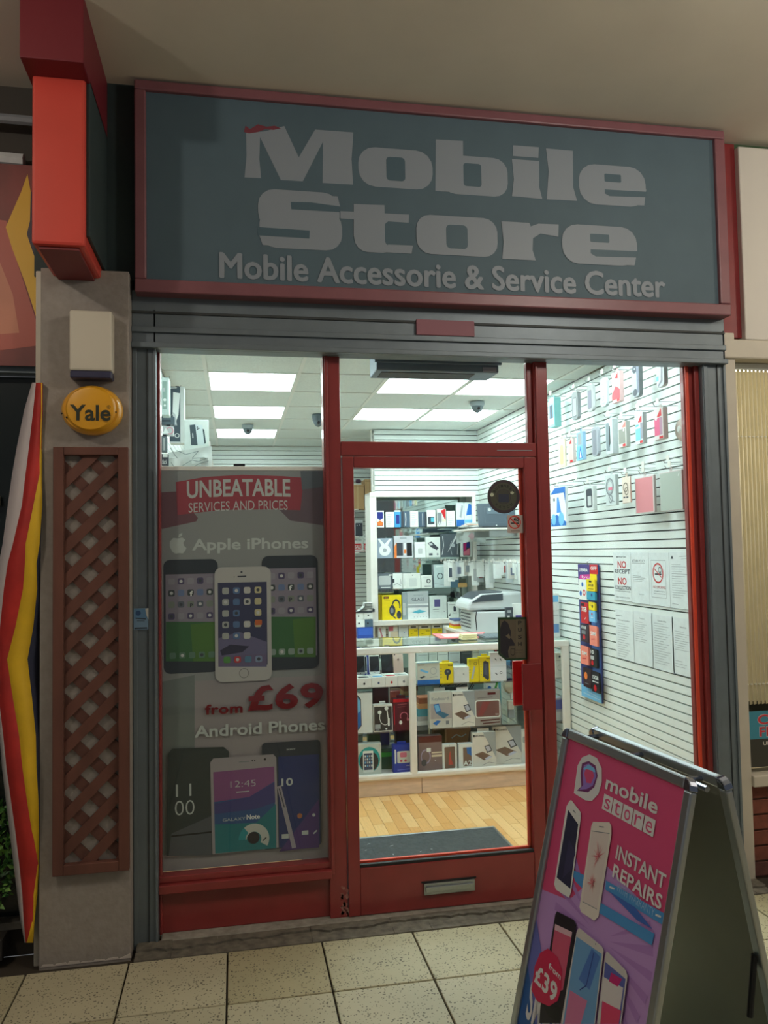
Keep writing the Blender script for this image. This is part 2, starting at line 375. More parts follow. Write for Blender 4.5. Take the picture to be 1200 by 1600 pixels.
fr(dr, 'glazing_bead', (.523, -.016, .215), (1.318, .004, .228), M('black_rubber', (30, 30, 30), .6), .002)
fr(dr, 'glazing_bead', (1.302, .012, .215), (1.318, .026, 1.955), M('lit_red_paint', (214, 70, 44), .35), .003)  # brighter red paints the shop light onto the inner beads
fr(dr, 'glazing_bead', (.523, .012, .215), (1.318, .026, .235), M('lit_red_paint', (214, 70, 44), .35), .003)
a = Front(-.03).uv(663, 1398); b = Front(-.03).uv(742, 1378)
lp = MB().box((a[0], -.03, a[1] - .004), (b[0], -.019, b[1] + .012), m_alu).box((a[0] + .006, -.042, a[1] + .012), (b[0] - .008, -.03, b[1]), m_alu).box((a[0] - .01, -.022, b[1] + .012), (b[0] + .01, -.019, b[1] + .02), M('black_rubber', (30, 30, 30))).obj('letter_plate', dr, bev=.003)
lp['label'] = 'worn aluminium letter plate'
a = Front(.07).uv(803, 1103); b = Front(.07).uv(803, 1033)
ph = MB().box((a[0], .07, a[1]), (a[0] + .085, .082, b[1]), M('bright_red_plastic', (206, 26, 34), .3)).box((1.328, .03, a[1] + .03), (1.345, .07, a[1] + .05), m_alu).box((1.328, .03, b[1] - .05), (1.345, .07, b[1] - .03), m_alu).obj('pull_handle', dr, bev=.003); ph['label'] = 'bright red inner pull plate'
a = Front(-.07).uv(817, 1110); b = Front(-.07).uv(845, 1036)
ph = MB().box((a[0], -.078, a[1]), (b[0], -.066, b[1]), m_redd).box((a[0] + .03, -.066, a[1] + .02), (a[0] + .045, -.02, a[1] + .035), m_redd).box((a[0] + .03, -.066, b[1] - .035), (a[0] + .045, -.02, b[1] - .02), m_redd).obj('pull_handle', dr, bev=.003); ph['label'] = 'dull dark red outer pull plate'
w2 = struct('window_2')
fr(w2, 'frame_post', (1.38, -.012, Z0), (1.445, .07, 2.47)); fr(w2, 'post_bead', (1.384, -.02, .02), (1.396, -.012, 2.452), bev=.003)
fr(w2, 'cross_rail', (.468, -.016, 2.008), (1.38, .07, 2.072)); fr(w2, 'head_rail', (.468, .0, 2.456), (1.38, .03, 2.48)); fr(w2, 'side_bead', (1.352, .012, 2.072), (1.38, .045, 2.455)); fr(w2, 'glass_pane', (.468, .022, 2.07), (1.38, .028, 2.47), GLASS, 0)
fr(w2, 'closer_slot', (1.19, -.0185, 2.034), (1.36, -.016, 2.038), m_alu, 0)
w3 = struct('window_3')
fr(w3, 'frame_post', (2.150, .0, Z0), (2.224, .032, 2.47), m_red); fr(w3, 'post_bead', (2.155, -.012, .2), (2.172, .0, 2.47), M('lit_red_paint', (214, 70, 44), .35), .004); fr(w3, 'post_bead', (2.196, -.02, .2), (2.222, .0, 2.47), m_red, .005)  # brighter bead has the light from the shop painted in
fr(w3, 'kick_panel', (1.445, .012, Z0), (2.15, .06, .19)); fr(w3, 'sill_ledge', (1.445, -.02, .185), (2.15, .06, .225)); fr(w3, 'glass_pane', (1.445, .024, .22), (2.15, .030, 2.47), GLASS, 0)

# ================================================================ FASCIA
fs = thing('fascia_sign', (.95, -.1, 2.66), 'wide dark shop sign with red frame and pale block lettering, above the shopfront', 'sign')
m_panel = M('hazed_sign_panel', (78, 98, 108), .65, noise=.08, scale=4)  # haze mixed into the colour, paler than the bare dark panel
YS = -.11
MB().box((-.36, YS, 2.72), (2.29, YS + .03, 3.54), m_panel).obj('sign_panel', fs)
m_sf = M('red_sign_frame', (128, 80, 86), .4, noise=.1, scale=8)
for a, b in (((-.395, YS - .02, 2.672), (2.335, YS + .1, 2.728)), ((-.395, YS - .02, 3.532), (2.335, YS + .1, 3.574)), ((-.395, YS - .02, 2.728), (-.348, YS + .1, 3.532)), ((2.282, YS - .02, 2.728), (2.335, YS + .1, 3.532))):
    MB().box(a, b, m_sf).obj('frame_bar', fs, bev=.006)
P = Print(Front(YS), True); Lc = (136, 144, 152); Dc = (78, 98, 108)  # letter and panel inks carry the same painted haze
A = lambda x, y: (370 + x / 3.636, 180 + y / 3.636)      # first detail view
B = lambda x, y: (690 + x / 3.243, 200 + y / 3.243)      # second detail view
def rr(c, a, b, k=.25): P.r(a, b, c, k)
P.g([A(52, 100), A(160, 92), A(270, 62), A(352, 240), A(445, 82), A(662, 98), A(652, 250), A(660, 395), A(487, 385), A(490, 150), A(375, 376), A(250, 368), A(132, 125), A(128, 250), A(138, 358), A(44, 354), A(55, 230)], Lc)
P.g([A(40, 95), A(50, 60), A(75, 80), A(120, 52), A(170, 66), A(215, 60), A(250, 75), A(210, 84), A(160, 80), A(120, 96), A(70, 104)], (120, 60, 70))
rr(Lc, A(692, 400), A(1110, 208), .42); rr(Dc, A(850, 370), A(955, 243), .2)
P.g([A(1130, 138), B(108, 68), B(110, 326), B(0, 322), A(1128, 430)], Lc); rr(Lc, B(0, 330), B(332, 158), .36); rr(Dc, B(112, 294), B(200, 184), .15)
P.g([B(-8, 60), B(108, 66), B(108, 330), B(-8, 318)], Lc)
P.g([B(362, 88), B(492, 98), B(490, 152), B(360, 142)], Lc); P.g([B(356, 158), B(494, 168), B(494, 300), B(510, 360), B(356, 346), B(366, 260)], Lc)
P.g([B(528, 104), B(664, 116), B(666, 300), B(686, 370), B(532, 362), B(542, 220)], Lc)
rr(Lc, B(698, 382), B(1030, 204), .42); P.g([B(860, 300), B(1036, 312), B(1026, 394), B(860, 384)], Lc); rr(Dc, B(825, 272), B(908, 238), .15); P.g([B(826, 312), B(1040, 324), B(1040, 352), B(850, 346), B(826, 332)], Dc)
# S t o r e
rr(Lc, A(122, 644), A(582, 446), .4); rr(Lc, A(130, 750), A(596, 548), .4); P.g([A(300, 450), A(572, 462), A(588, 524), A(300, 500)], Lc); P.g([A(128, 684), A(300, 690), A(300, 750), A(146, 738)], Lc)
P.g([A(305, 494), A(420, 496), A(590, 520), A(590, 552), A(310, 536)], Dc); P.g([A(118, 636), A(414, 656), A(412, 702), A(118, 684)], Dc)
P.g([A(588, 546), A(978, 566), A(976, 612), A(588, 588)], Lc); rr(Lc, A(668, 775), A(900, 600), .4); P.g([A(664, 506), A(838, 512), A(842, 700), A(664, 690)], Lc); rr(Dc, A(842, 742), A(1010, 614), .2); P.g([A(860, 736), A(1000, 742), A(992, 788), A(800, 778)], Lc)
rr(Lc, A(1022, 786), B(280, 462), .36); rr(Dc, B(24, 610), B(130, 496), .2)
P.g([B(302, 474), B(444, 482), B(450, 500), B(490, 486), B(592, 490), B(590, 552), B(500, 536), B(462, 560), B(460, 620), B(476, 672), B(306, 664), B(314, 580)], Lc)
rr(Lc, B(612, 684), B(986, 508), .42); P.g([B(800, 620), B(990, 630), B(976, 698), B(800, 690)], Lc); rr(Dc, B(752, 578), B(848, 542), .15); P.g([B(754, 616), B(996, 626), B(994, 658), B(780, 652), B(754, 636)], Dc)
a = P.c((344, 434)); b = P.c((1038, 446)); P.px = False
[P.t('Mobile Accessorie & Service Center', (a[0] + i_, a[1] + j_), (b[0] + i_, a[1] + .108 + j_), Lc, 0) for i_, j_ in ((-.004, 0), (.004, 0), (0, -.003), (0, .003), (-.0025, .0025), (.0025, -.0025))]; P.px = True
P.obj('sign_lettering', fs)
# red box and dark side, upper left
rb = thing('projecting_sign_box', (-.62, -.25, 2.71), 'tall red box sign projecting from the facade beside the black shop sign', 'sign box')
MB().box((-.711, -.49, 2.715), (-.525, 0, 3.352), M('orange_red_panel', (206, 72, 60), .32, noise=.08, scale=3)).obj('lower_box', rb, bev=.012)  # brighter red than the upper box
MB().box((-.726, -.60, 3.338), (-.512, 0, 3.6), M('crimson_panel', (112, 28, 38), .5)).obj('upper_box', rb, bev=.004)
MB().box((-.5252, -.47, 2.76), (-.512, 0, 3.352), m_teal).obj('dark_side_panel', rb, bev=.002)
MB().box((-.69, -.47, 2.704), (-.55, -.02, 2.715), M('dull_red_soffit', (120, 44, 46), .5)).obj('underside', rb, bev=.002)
# ================================================================ SHOP FIXTURES
def boxes(parent, name, m, *bs, bev=.003):
    mb = MB()
    for a, b in bs: mb.box(a, b, m)
    return mb.obj(name, parent, bev=bev)
# glass counter
CY, CB = 1.642, 2.15
ct = thing('glass_counter', (1.2, 1.9, 0), 'long white framed glass display counter full of boxed accessories', 'counter')
m_kick = M('pale_wood_plinth', (222, 196, 172), .5, noise=.15, scale=10, stretch=(1, 1, 6))
boxes(ct, 'plinth', m_kick, ((.3, CY + .012, 0), (1.19, CB, .105))); boxes(ct, 'plinth', m_kick, ((1.192, CY + .012, 0), (2.235, CB, .105)))
boxes(ct, 'base_board', m_wht, ((.3, CY + .01, .105), (2.235, CB, .125)))
boxes(ct, 'bottom_rail', m_wht, ((.3, CY - .004, .102), (2.235, CY + .03, .143)), bev=.012)
boxes(ct, 'top_rail', m_wht, ((.3, CY - .006, .910), (2.235, CY + .03, .957)), bev=.008)
boxes(ct, 'top_rail', m_wht, ((.3, CB - .03, .91), (2.235, CB, .957)), bev=.004)
for x0, x1 in ((.3, .34), (1.116, 1.163), (2.18, 2.235)):
    boxes(ct, 'frame_post', m_wht, ((x0, CY - .004, .12), (x1, CY + .028, .94)), bev=.01); boxes(ct, 'frame_post', m_wht, ((x0, CB - .028, .12), (x1, CB, .94)))
boxes(ct, 'front_glass', CGLASS, ((.33, CY + .010, .135), (1.13, CY + .014, .92)), ((1.15, CY + .010, .135), (2.19, CY + .014, .92)), bev=0)
boxes(ct, 'glass_top', SHELFG, ((.3, CY - .004, .958), (2.235, CB, .965)), bev=0)
boxes(ct, 'glass_shelf', CGLASS, ((.32, CY + .02, .395), (2.22, CB - .06, .401)), bev=0); boxes(ct, 'glass_shelf', CGLASS, ((.32, CY + .02, .688), (2.22, CB - .06, .694)), bev=0)
boxes(ct, 'mirror_back', MIRROR, ((.33, CB - .036, .125), (2.19, CB - .03, .91)), bev=0)
# tall wall cabinet
CF = 3.35
cb = thing('display_cabinet', (1.65, 3.47, .93), 'tall white glass fronted cabinet of phone boxes against the rear slatwall', 'cabinet')
for n, a, b in (('side_post', (1.166, CF, .95), (1.225, CF + .03, 2.09)), ('side_post', (2.097, CF, .95), (2.128, CF + .03, 2.09)), ('header_rail', (1.166, CF - .004, 2.055), (2.128, CF + .03, 2.095)), ('bottom_board', (1.166, CF - .01, .935), (2.128, YB, .978)), ('top_board', (1.166, CF, 2.08), (2.128, YB, 2.095)), ('side_panel', (1.166, CF + .03, .95), (1.18, YB, 2.09)), ('side_panel', (2.114, CF + .03, .95), (2.128, YB, 2.09))):
    boxes(cb, n, m_wht, (a, b))
for z in (1.248, 1.518, 1.789): boxes(cb, 'glass_shelf', SHELFG, ((1.18, CF + .012, z - .006), (2.114, YB - .01, z)), bev=0)
boxes(cb, 'mirror_back', MIRROR, ((1.18, YB - .012, .978), (2.114, YB - .006, 2.08)), bev=0)
# low rear unit at left and desk at right
lu = thing('rear_storage_unit', (.75, 3.4, 0), 'low white storage unit at the left behind the counter, holding a pile of boxes', 'cabinet')
boxes(lu, 'top_board', m_wht, ((.3, 3.2, .81), (1.15, 3.6, .84))); boxes(lu, 'side_panel', m_wht, ((.3, 3.22, 0), (.32, 3.6, .81))); boxes(lu, 'side_panel', m_wht, ((1.13, 3.22, 0), (1.15, 3.6, .81))); boxes(lu, 'door_panel', m_wht, ((.325, 3.215, .03), (.72, 3.235, .8))); boxes(lu, 'door_panel', m_wht, ((.73, 3.215, .03), (1.125, 3.235, .8)))
dk = thing('side_desk', (1.97, 2.65, 0), 'pale shelf desk against the right slatwall carrying the grey printer', 'desk')
boxes(dk, 'desk_top', m_wht, ((1.74, 2.28, .915), (2.232, 3.12, .94))); boxes(dk, 'side_panel', m_wht, ((1.76, 2.3, 0), (2.22, 2.32, .915))); boxes(dk, 'side_panel', m_wht, ((1.76, 3.08, 0), (2.22, 3.1, .915)))
# left rear shelf with cardboard
ls = thing('wall_shelf', (.9, 4.6, 1.5), 'white wall shelves at the far left behind the cabinet', 'shelf')
for z in (2.012, 1.735, 1.575): boxes(ls, 'shelf_board', m_wht, ((.55, 4.45, z - .012), (1.238, YD - .005, z)))
[boxes(ls, 'shelf_bracket', m_alu, ((x, 4.5, 1.93), (x + .01, YD - .002, 2.0))) for x in (.62, 1.2)]
# ================================================================ PRODUCTS
def prod(name, label, cat, group, Y, px, zb, d, body, art=(), yaw=0, inset=None, hang=False, ops=None):
    x0, yt, x1, yb = px
    a = at(x0, (yt + yb) / 2, Y); b = at(x1, (yt + yb) / 2, Y); top = at((x0 + x1) / 2, yt, Y).z; bot = at((x0 + x1) / 2, yb, Y).z if zb is None else zb
    w_ = (b.x - a.x); h = top - bot
    t = thing(name, ((a.x + b.x) / 2, Y + d / 2, bot), label, cat, group)
    MB().box((-w_ / 2, -d / 2, 0), (w_ / 2, d / 2, h), cm(body)).obj('carton', t, bev=min(.002, d * .2), local=True)
    if art:
        p = Print(Pl((-w_ / 2, -d / 2, 0), (1, 0, 0), (0, 0, 1)), w=w_, h=h); p.run(art); p.obj('printed_front', t, local=True)
    if hang:
        MB().box((-w_ * .25, -.002, h), (w_ * .25, .002, h * 1.1), cm(body)).obj('hang_tab', t, local=True)
    if yaw: t.rotation_euler.z = math.radians(yaw)
    return t
phone = lambda c1='D', c2='W', u=.5, v=.5, w_=.3, h=.6: [('r', (u - w_ / 2, v - h / 2), (u + w_ / 2, v + h / 2), c2, .15), ('r', (u - w_ * .42, v - h * .4), (u + w_ * .42, v + h * .4), c1)]
txtl = lambda n=5, c='G', x0=.15, x1=.85, y0=.15, y1=.85: [('l', [(x0, y0 + (y1 - y0) * i / n), (x0 + (x1 - x0) * (.5 + .5 * ((i * 37) % 7) / 7), y0 + (y1 - y0) * i / n)], .002, c) for i in range(n + 1)]
case_art = [('g', [(.45, 1), (1, 1), (1, .25)], 'S'), ('g', [(.08, .38), (.42, .45), (.82, .3), (.48, .2)], 'J'), ('g', [(.5, .25), (.72, .32), (.84, .29), (.6, .21)], (200, 205, 225)), ('g', [(.5, .6), (.72, .64), (.84, .46), (.62, .4)], 'D'), ('g', [(.54, .58), (.7, .61), (.79, .48), (.64, .44)], (190, 195, 210)), ('l', [(.4, .06), (.68, .14), (.95, .1)], .002, 'D'), ('t', 'KONIG', (.14, .88), (.5, .93), 'K', 1), ('r', (.04, .87), (.1, .94), 'K')]
GA = 'phone boxes on the cabinet top shelf'
Yc = CF + .045
A2 = [('r', (.3, .1), (.9, .85), 'J'), ('g', [(.55, .85), (.9, .85), (.9, .5), (.6, .6)], 'B'), ('t', 'A2', (.3, .12), (.9, .32), 'W', 1)]
sil = [('r', (.14, .08), (.86, .92), 'N', .12), ('g', [(.14, .55), (.5, .45), (.86, .55), (.86, .3), (.14, .3)], 'W'), ('g', [(.14, .3), (.5, .42), (.86, .3), (.8, .1), (.2, .1)], 'O')]
for px, c, art, lb in (
  ((587.5, 798, 600, 823), 'W', sil, 'white phone box showing a purple and orange screen, leftmost on the top cabinet shelf'),
  ((603, 800, 616, 823), 'W', txtl(6), 'white phone box with grey printing, between orange-screen box and light blue box'),
  ((616.5, 797.5, 626, 823), (70, 160, 210), [('r', (.25, .2), (.8, .75), 'N', .1), ('r', (0, .92), (1, 1), 'W')], 'narrow light blue phone box on the top cabinet shelf'),
  ((626.5, 799, 640.6, 823), (78, 98, 116), [('r', (.1, 0), (.3, 1), 'D'), ('l', [(.5, .9), (.55, .5), (.48, .1)], .008, 'L')], 'slate grey phone box right beside the narrow light blue box'),
  ((640.8, 799, 653.5, 823), 'W', txtl(6), 'white phone box with grey printing, between the two slate boxes'),
  ((654, 800, 666.5, 823), (70, 88, 108), [('l', [(.5, .9), (.5, .1)], .006, 'L'), ('r', (.75, 0), (1, 1), 'D')], 'slate grey phone box left of the white box with dark window'),
  ((667, 797, 680.6, 823), 'W', [('r', (.12, .15), (.85, .6), 'D'), ('r', (.45, .3), (.85, .55), 'C')], 'white phone box with a dark picture window'),
  ((683, 795, 697, 821), (222, 226, 220), [('r', (.05, .1), (.5, .8), 'G'), ('g', [(.4, .9), (.95, 1), (.95, .3)], 'R'), ('e', (.75, .35), .2, 'E'), ('t', 'A02', (.08, .08), (.9, .3), 'W', 1)], 'phone box with a red corner and white lettering A02'),
  ((698, 798, 711, 821), 'W', txtl(6), 'white phone box with grey printing, right of the box lettered A02'),
  ((713, 785, 725, 818), (214, 228, 226), [('g', [(.4, .4), (.7, .9), (.9, .85), (.65, .35)], 'S'), ('r', (0, 0), (1, .28), 'B')], 'tall white box with blue foot and grey diagonal, left one of the pair'),
  ((725.5, 785, 738, 818), (214, 228, 226), [('g', [(.2, .45), (.55, .95), (.9, .9), (.9, .5)], 'B'), ('r', (0, 0), (1, .28), 'A')], 'tall white box with blue foot and blue diagonal, right one of the pair')):
    prod('phone_box', lb, 'box', GA, Yc, px, 1.7895, .03, c, art)
G2 = 'accessory boxes on the second cabinet shelf'
fan = [('e', (.5, .4), .34, 'W'), ('e', (.5, .4), .12, 'S'), ('g', [(.1, .95), (.35, .6), (.5, .7), (.2, .98)], 'W'), ('g', [(.9, .95), (.65, .6), (.5, .7), (.8, .98)], 'W')]
prod('fan_box', 'slate box picturing a round white fan, on the second cabinet shelf', 'box', G2, Yc, (588, 841, 614, 872), 1.5185, .06, (150, 165, 180), fan)
prod('blister_pack', 'grey rounded accessory pack with orange trim and two dark devices', 'box', G2, Yc, (616, 837, 646, 872), 1.5185, .05, (198, 200, 206), [('r', (.12, .1), (.45, .68), 'D'), ('r', (.5, .15), (.6, .68), 'W'), ('r', (.64, .08), (.92, .68), 'K'), ('g', [(0, .5), (.12, .7), (.12, 0), (0, 0)], 'O'), ('r', (.3, .84), (.65, .95), 'S'), ('r', (.5, .2), (.62, .38), 'O')])
prod('adapter_box', 'small white adapter box with slanted top, second cabinet shelf', 'box', G2, Yc, (648, 847, 665, 872), 1.5185, .05, 'W', [('r', (.3, .25), (.7, .6), 'L', .2), ('l', [(0, .82), (1, .82)], .003, 'S')])
prod('adapter_box', 'white box picturing a dark folding adapter, centre of the second cabinet shelf', 'box', G2, Yc, (665.5, 839, 688, 872), 1.5185, .04, (216, 224, 218), [('g', [(.12, .7), (.4, .78), (.88, .45), (.75, .35), (.35, .5)], 'D'), ('g', [(.18, .68), (.4, .72), (.5, .6), (.3, .58)], 'L'), ('r', (.2, .1), (.45, .2), 'D'), ('e', (.8, .15), .07, 'G')])
prod('wrapped_case', 'black accessory wrapped in crinkled clear film, second cabinet shelf', 'package', G2, Yc, (689, 834, 717, 872), 1.5185, .04, (74, 84, 90), [('g', [(.35, .2), (.85, .95), (.95, .9), (.45, .3)], 'L'), ('l', [(.05, .1), (.15, .5), (.1, .9)], .006, 'L'), ('l', [(.6, .1), (.5, .5), (.62, .7)], .004, 'S'), ('e', (.68, .5), .1, 'S'), ('l', [(.9, .1), (.95, .6)], .005, 'L')])
prod('phone_box', 'white phone box with a red and blue screen, far right of the second cabinet shelf', 'box', G2, Yc, (720, 845, 737, 870), 1.5185, .03, 'W', [('r', (.2, .06), (.86, .94), 'D', .1), ('g', [(.25, .9), (.55, .9), (.45, .3), (.25, .3)], 'M'), ('g', [(.55, .9), (.8, .9), (.8, .55), (.5, .6)], 'N'), ('g', [(.25, .3), (.8, .55), (.8, .1), (.25, .1)], 'P')])
G3 = 'accessory boxes on the third cabinet shelf'
prod('power_bank_pack', 'dark grey pack with a pale rounded square device, third cabinet shelf', 'box', G3, Yc, (590, 896, 614, 921), 1.2485, .04, (100, 110, 118), [('r', (.08, .25), (.85, .85), 'L', .15), ('r', (.2, .08), (.8, .13), 'W'), ('r', (.75, .85), (.95, .93), 'W')])
prod('earphone_box', 'white box picturing wired earphones, third cabinet shelf', 'box', G3, Yc, (612, 896, 629, 921), 1.2485, .04, 'W', [('r', (.1, .4), (.25, .65), 'D'), ('l', [(.2, .25), (.5, .35), (.85, .2)], .003, 'D'), ('l', [(.8, .65), (.85, .3)], .003, 'D')])
prod('adapter_box', 'wide white box with a faint square and a tiny dot, third cabinet shelf', 'box', G3, Yc, (629.5, 896, 657, 921), 1.2485, .05, (226, 232, 226), [('r', (.35, .12), (.78, .68), (206, 214, 210), .12), ('l', [(.1, .2), (.1, .7)], .003, 'L'), ('e', (.55, .88), .03, 'K')])
prod('watch_box', 'white box with a small round watch picture, third cabinet shelf', 'box', G3, Yc, (658, 899, 675, 921), 1.2485, .05, (224, 230, 224), [('o', (.68, .55), .2, .4, 'D'), ('r', (.3, .1), (.9, .18), 'G'), ('l', [(.2, .85), (.7, .85)], .003, 'L')])
prod('silver_pouch', 'silver pouch packet with a printed ring, leaning on the third cabinet shelf', 'package', G3, Yc, (676, 882, 704, 920), 1.2485, .03, (188, 206, 206), [('o', (.42, .5), .17, .25, 'D'), ('g', [(0, 0), (.08, 0), (.04, 1), (0, 1)], 'D'), ('l', [(.1, .2), (.9, .06)], .004, 'S'), ('l', [(.2, .9), (.9, .95)], .006, 'W')])
prod('small_carton', 'small steel blue box at the right of the third cabinet shelf', 'box', G3, Yc, (703, 903, 717, 919), 1.2485, .05, (84, 120, 140))
prod('small_carton', 'small brown kraft box at the right of the third cabinet shelf', 'box', G3, Yc - .01, (716, 911, 730, 919), 1.2485, .05, (200, 160, 100))
prod('small_carton', 'small dark olive box behind the brown kraft box', 'box', G3, Yc + .06, (718, 904, 728, 916), 1.2485, .04, (96, 104, 90))
G4 = 'accessory boxes on the bottom cabinet shelf'
hp = [('r', (.08, .86), (.34, .95), 'K'), ('t', 'LYBAZ', (.1, .88), (.32, .93), 'O', 1), ('l', [(.1, .78), (.4, .78)], .003, (180, 150, 20)), ('o', (.72, .55), .36, .28, 'D', .62, 20, -20, 165), ('e', (.52, .38), .27, 'D', .6), ('e', (.5, .38), .14, 'G', .6), ('e', (.86, .2), .2, 'D', .6), ('l', [(.5, .2), (.7, .05)], .01, 'D')]
prod('headphone_box', 'yellow box picturing black over-ear headphones, bottom cabinet shelf', 'box', G4, Yc - .01, (597, 930, 627.5, 966), .9785, .09, 'Y', hp)
prod('side_carton', 'dark mustard carton edge left of the yellow headphone box', 'box', G4, Yc + .03, (591.5, 929, 597, 960), .9785, .05, (190, 168, 10))
prod('slim_pack', 'slim grey pack right of the yellow headphone box', 'package', G4, Yc, (628.5, 925, 637, 964), .9785, .03, (150, 164, 166), [('r', (.1, .15), (.6, .6), 'L', .2), ('g', [(.2, .7), (.9, .8), (.6, .95)], 'S')])
prod('glass_protector_box', 'white screen protector box reading GLASS with a grey band, bottom cabinet shelf', 'box', G4, Yc - .005, (637, 924, 669.5, 966), .9785, .03, (226, 232, 232), [('r', (0, .55), (1, 1), (176, 184, 186)), ('t', 'TEMPERED', (.25, .84), (.75, .88), 'G'), ('t', 'GLASS', (.2, .66), (.8, .77), 'D'), ('r', (0, .42), (1, .5), 'S'), ('g', [(.2, .25), (.55, .34), (.9, .27), (.5, .2)], 'C')] + [('e', (.3 + .15 * i, .08), .02, 'S') for i in range(5)])
prod('speaker_box', 'pale grey box with a small purple square picture, bottom cabinet shelf', 'box', G4, Yc, (671, 931, 698, 964), .9785, .07, (206, 216, 212), [('r', (.28, .52), (.62, .85), (86, 82, 130)), ('l', [(.2, .4), (.55, .4)], .004, 'D'), ('l', [(.25, .3), (.55, .3)], .002, 'G'), ('e', (.85, .3), .03, 'G')])
prod('microphone_box', 'small pale box with a dark microphone emblem, bottom cabinet shelf', 'box', G4, Yc, (700, 941, 717, 962), .9785, .05, (214, 222, 216), [('r', (.5, .4), (.75, .75), 'D', .3), ('g', [(.05, .15), (.2, .3), (.2, .1)], 'K'), ('l', [(.45, .3), (.8, .3)], .003, 'D'), ('l', [(.1, .85), (.9, .85)], .003, 'G')])
prod('small_carton', 'pale olive box with a square window, above the printer corner', 'box', G4, Yc + .09, (711, 935, 727, 955), .9785, .05, (190, 204, 184), [('r', (.4, .2), (.85, .6), 'S')])
prod('small_carton', 'dark grey cube box at the right end of the bottom cabinet shelf', 'box', G4, Yc + .06, (726, 938, 738, 953), .9785, .06, (72, 80, 86), [('e', (.5, .4), .07, 'L')])
ob = thing('domed_speaker', (at(716, 930, Yc + .1).x, Yc + .11, at(716, 935, Yc + .1).z), 'small grey domed speaker standing on an olive box in the cabinet', 'speaker')
MB().lathe(ob.location, (0, 0, 1), [(.022, 0), (.022, .03), (.018, .048), (.008, .056)], M('dark_dome', (96, 104, 108), .4), 16).obj('dome', ob, smooth=True)
# red and white post reflected etc: paper pile on cabinet edge
t = thing('paper_pile', (at(729, 818, CF - .02).x, CF - .10, 1.775), 'untidy pile of white papers and packets jutting from the top cabinet shelf', 'papers')
mb = MB()
for k in range(7):
    c = Vector((0, 0, .004 + k * .0055)); a = random.uniform(-.3, .3); wq, dq = random.uniform(.07, .11), random.uniform(.05, .08)
    mb.prism([c + Vector((sx * wq * math.cos(a) - sy * dq * math.sin(a) + .01 * k, sx * wq * math.sin(a) + sy * dq * math.cos(a), 0)) for sx, sy in ((-1, -1), (1, -1), (1, 1), (-1, 1))], (0, 0, .004), cm(('W', 'L', 'W', (220, 160, 130), 'W', 'S', 'W')[k]))
mb.obj('papers', t, local=True)
t = thing('crinkled_bag', (at(735, 835, CF - .02).x, CF - .06, 1.70), 'crinkled clear plastic bag with a pink diamond label, under the paper pile', 'bag')
mb = MB(); q = []
for i in range(9):
    for j in range(6): q.append((-.14 + i * .035, random.uniform(-.015, .02) + .03 * math.sin(i), -.05 + .024 * j - abs(i - 5) * .003 + random.uniform(-.006, .006)))
mb.add(q, [(i * 6 + j, i * 6 + 6 + j, i * 6 + 7 + j, i * 6 + j + 1) for i in range(8) for j in range(5)], M('cloudy_film', (196, 206, 202), .15)); mb.obj('film', t, local=True, smooth=True)
Print(Pl((-.01, -.035, .0), (1, 0, 0), (0, 0, 1))).g([(0, -.04), (.035, 0), (0, .035), (-.035, 0)], (200, 170, 176)).obj('pink_label', t, True)
# hanging row under the cabinet
GH = 'small boxes hanging below the cabinet'
YH = 3.40
yb_ = [('r', (0, 0), (1, .72), 'Y'), ('l', [(.2, .3), (.5, .36)], .004, 'K'), ('t', 'boost', (.6, .48), (.92, .64), 'K'), ('r', (.2, .8), (.8, .92), (90, 90, 90), .4)]
for px, c, art, lb in (
  ((590.5, 980, 603, 996), 'W', [('l', [(.2, .9), (.5, 0)], .006, 'P'), ('l', [(.3, .9), (.6, 0)], .004, (180, 60, 100))], 'white hanging box with pink diagonal lines, leftmost below the cabinet'),
  ((607, 979, 622, 996), 'W', [('r', (0, .6), (.5, 1), 'P'), ('r', (.2, 0), (1, .55), 'E')], 'white hanging box with a pink corner below the cabinet'),
  ((623, 977, 637.5, 996), (216, 226, 228), [('e', (.6, .4), .05, 'B'), ('l', [(.1, .8), (.9, .8)], .003, 'S')], 'plain bluish white hanging box left of the yellow boxes'),
  ((639, 977, 653, 996), 'W', yb_, 'yellow hanging accessory box, left one of three yellow boxes'),
  ((654.5, 977, 673, 996), 'W', yb_, 'yellow hanging accessory box, middle one of three yellow boxes'),
  ((674.5, 976, 691, 996), 'W', yb_, 'yellow hanging accessory box, right one of three yellow boxes'),
  ((692, 975, 702, 994), (206, 222, 230), [('r', (.2, .2), (.8, .7), 'W', .2)], 'pale blue hanging box right of the yellow boxes')):
    t = prod('hanging_box', lb, 'box', GH, YH, px, None, .03, c, art)
    h_ = MB(); c_ = t.location + Vector((0, 0, 0)); top = at(px[0], px[1], YH).z
    h_.tube([(c_.x, YB, top + .012), (c_.x, YH - .02, top + .006), (c_.x, YH - .026, top + .016)], .0022, m_alu, 6)
    h_.box((c_.x - .012, YH + .01, top - .004), (c_.x + .012, YH + .013, top + .018), m_wht)
    tag(h_.obj('display_hook'), 'metal hook of the ' + lb.replace(',', '').replace(' accessory', ''), 'hook', 'metal hooks below the cabinet')
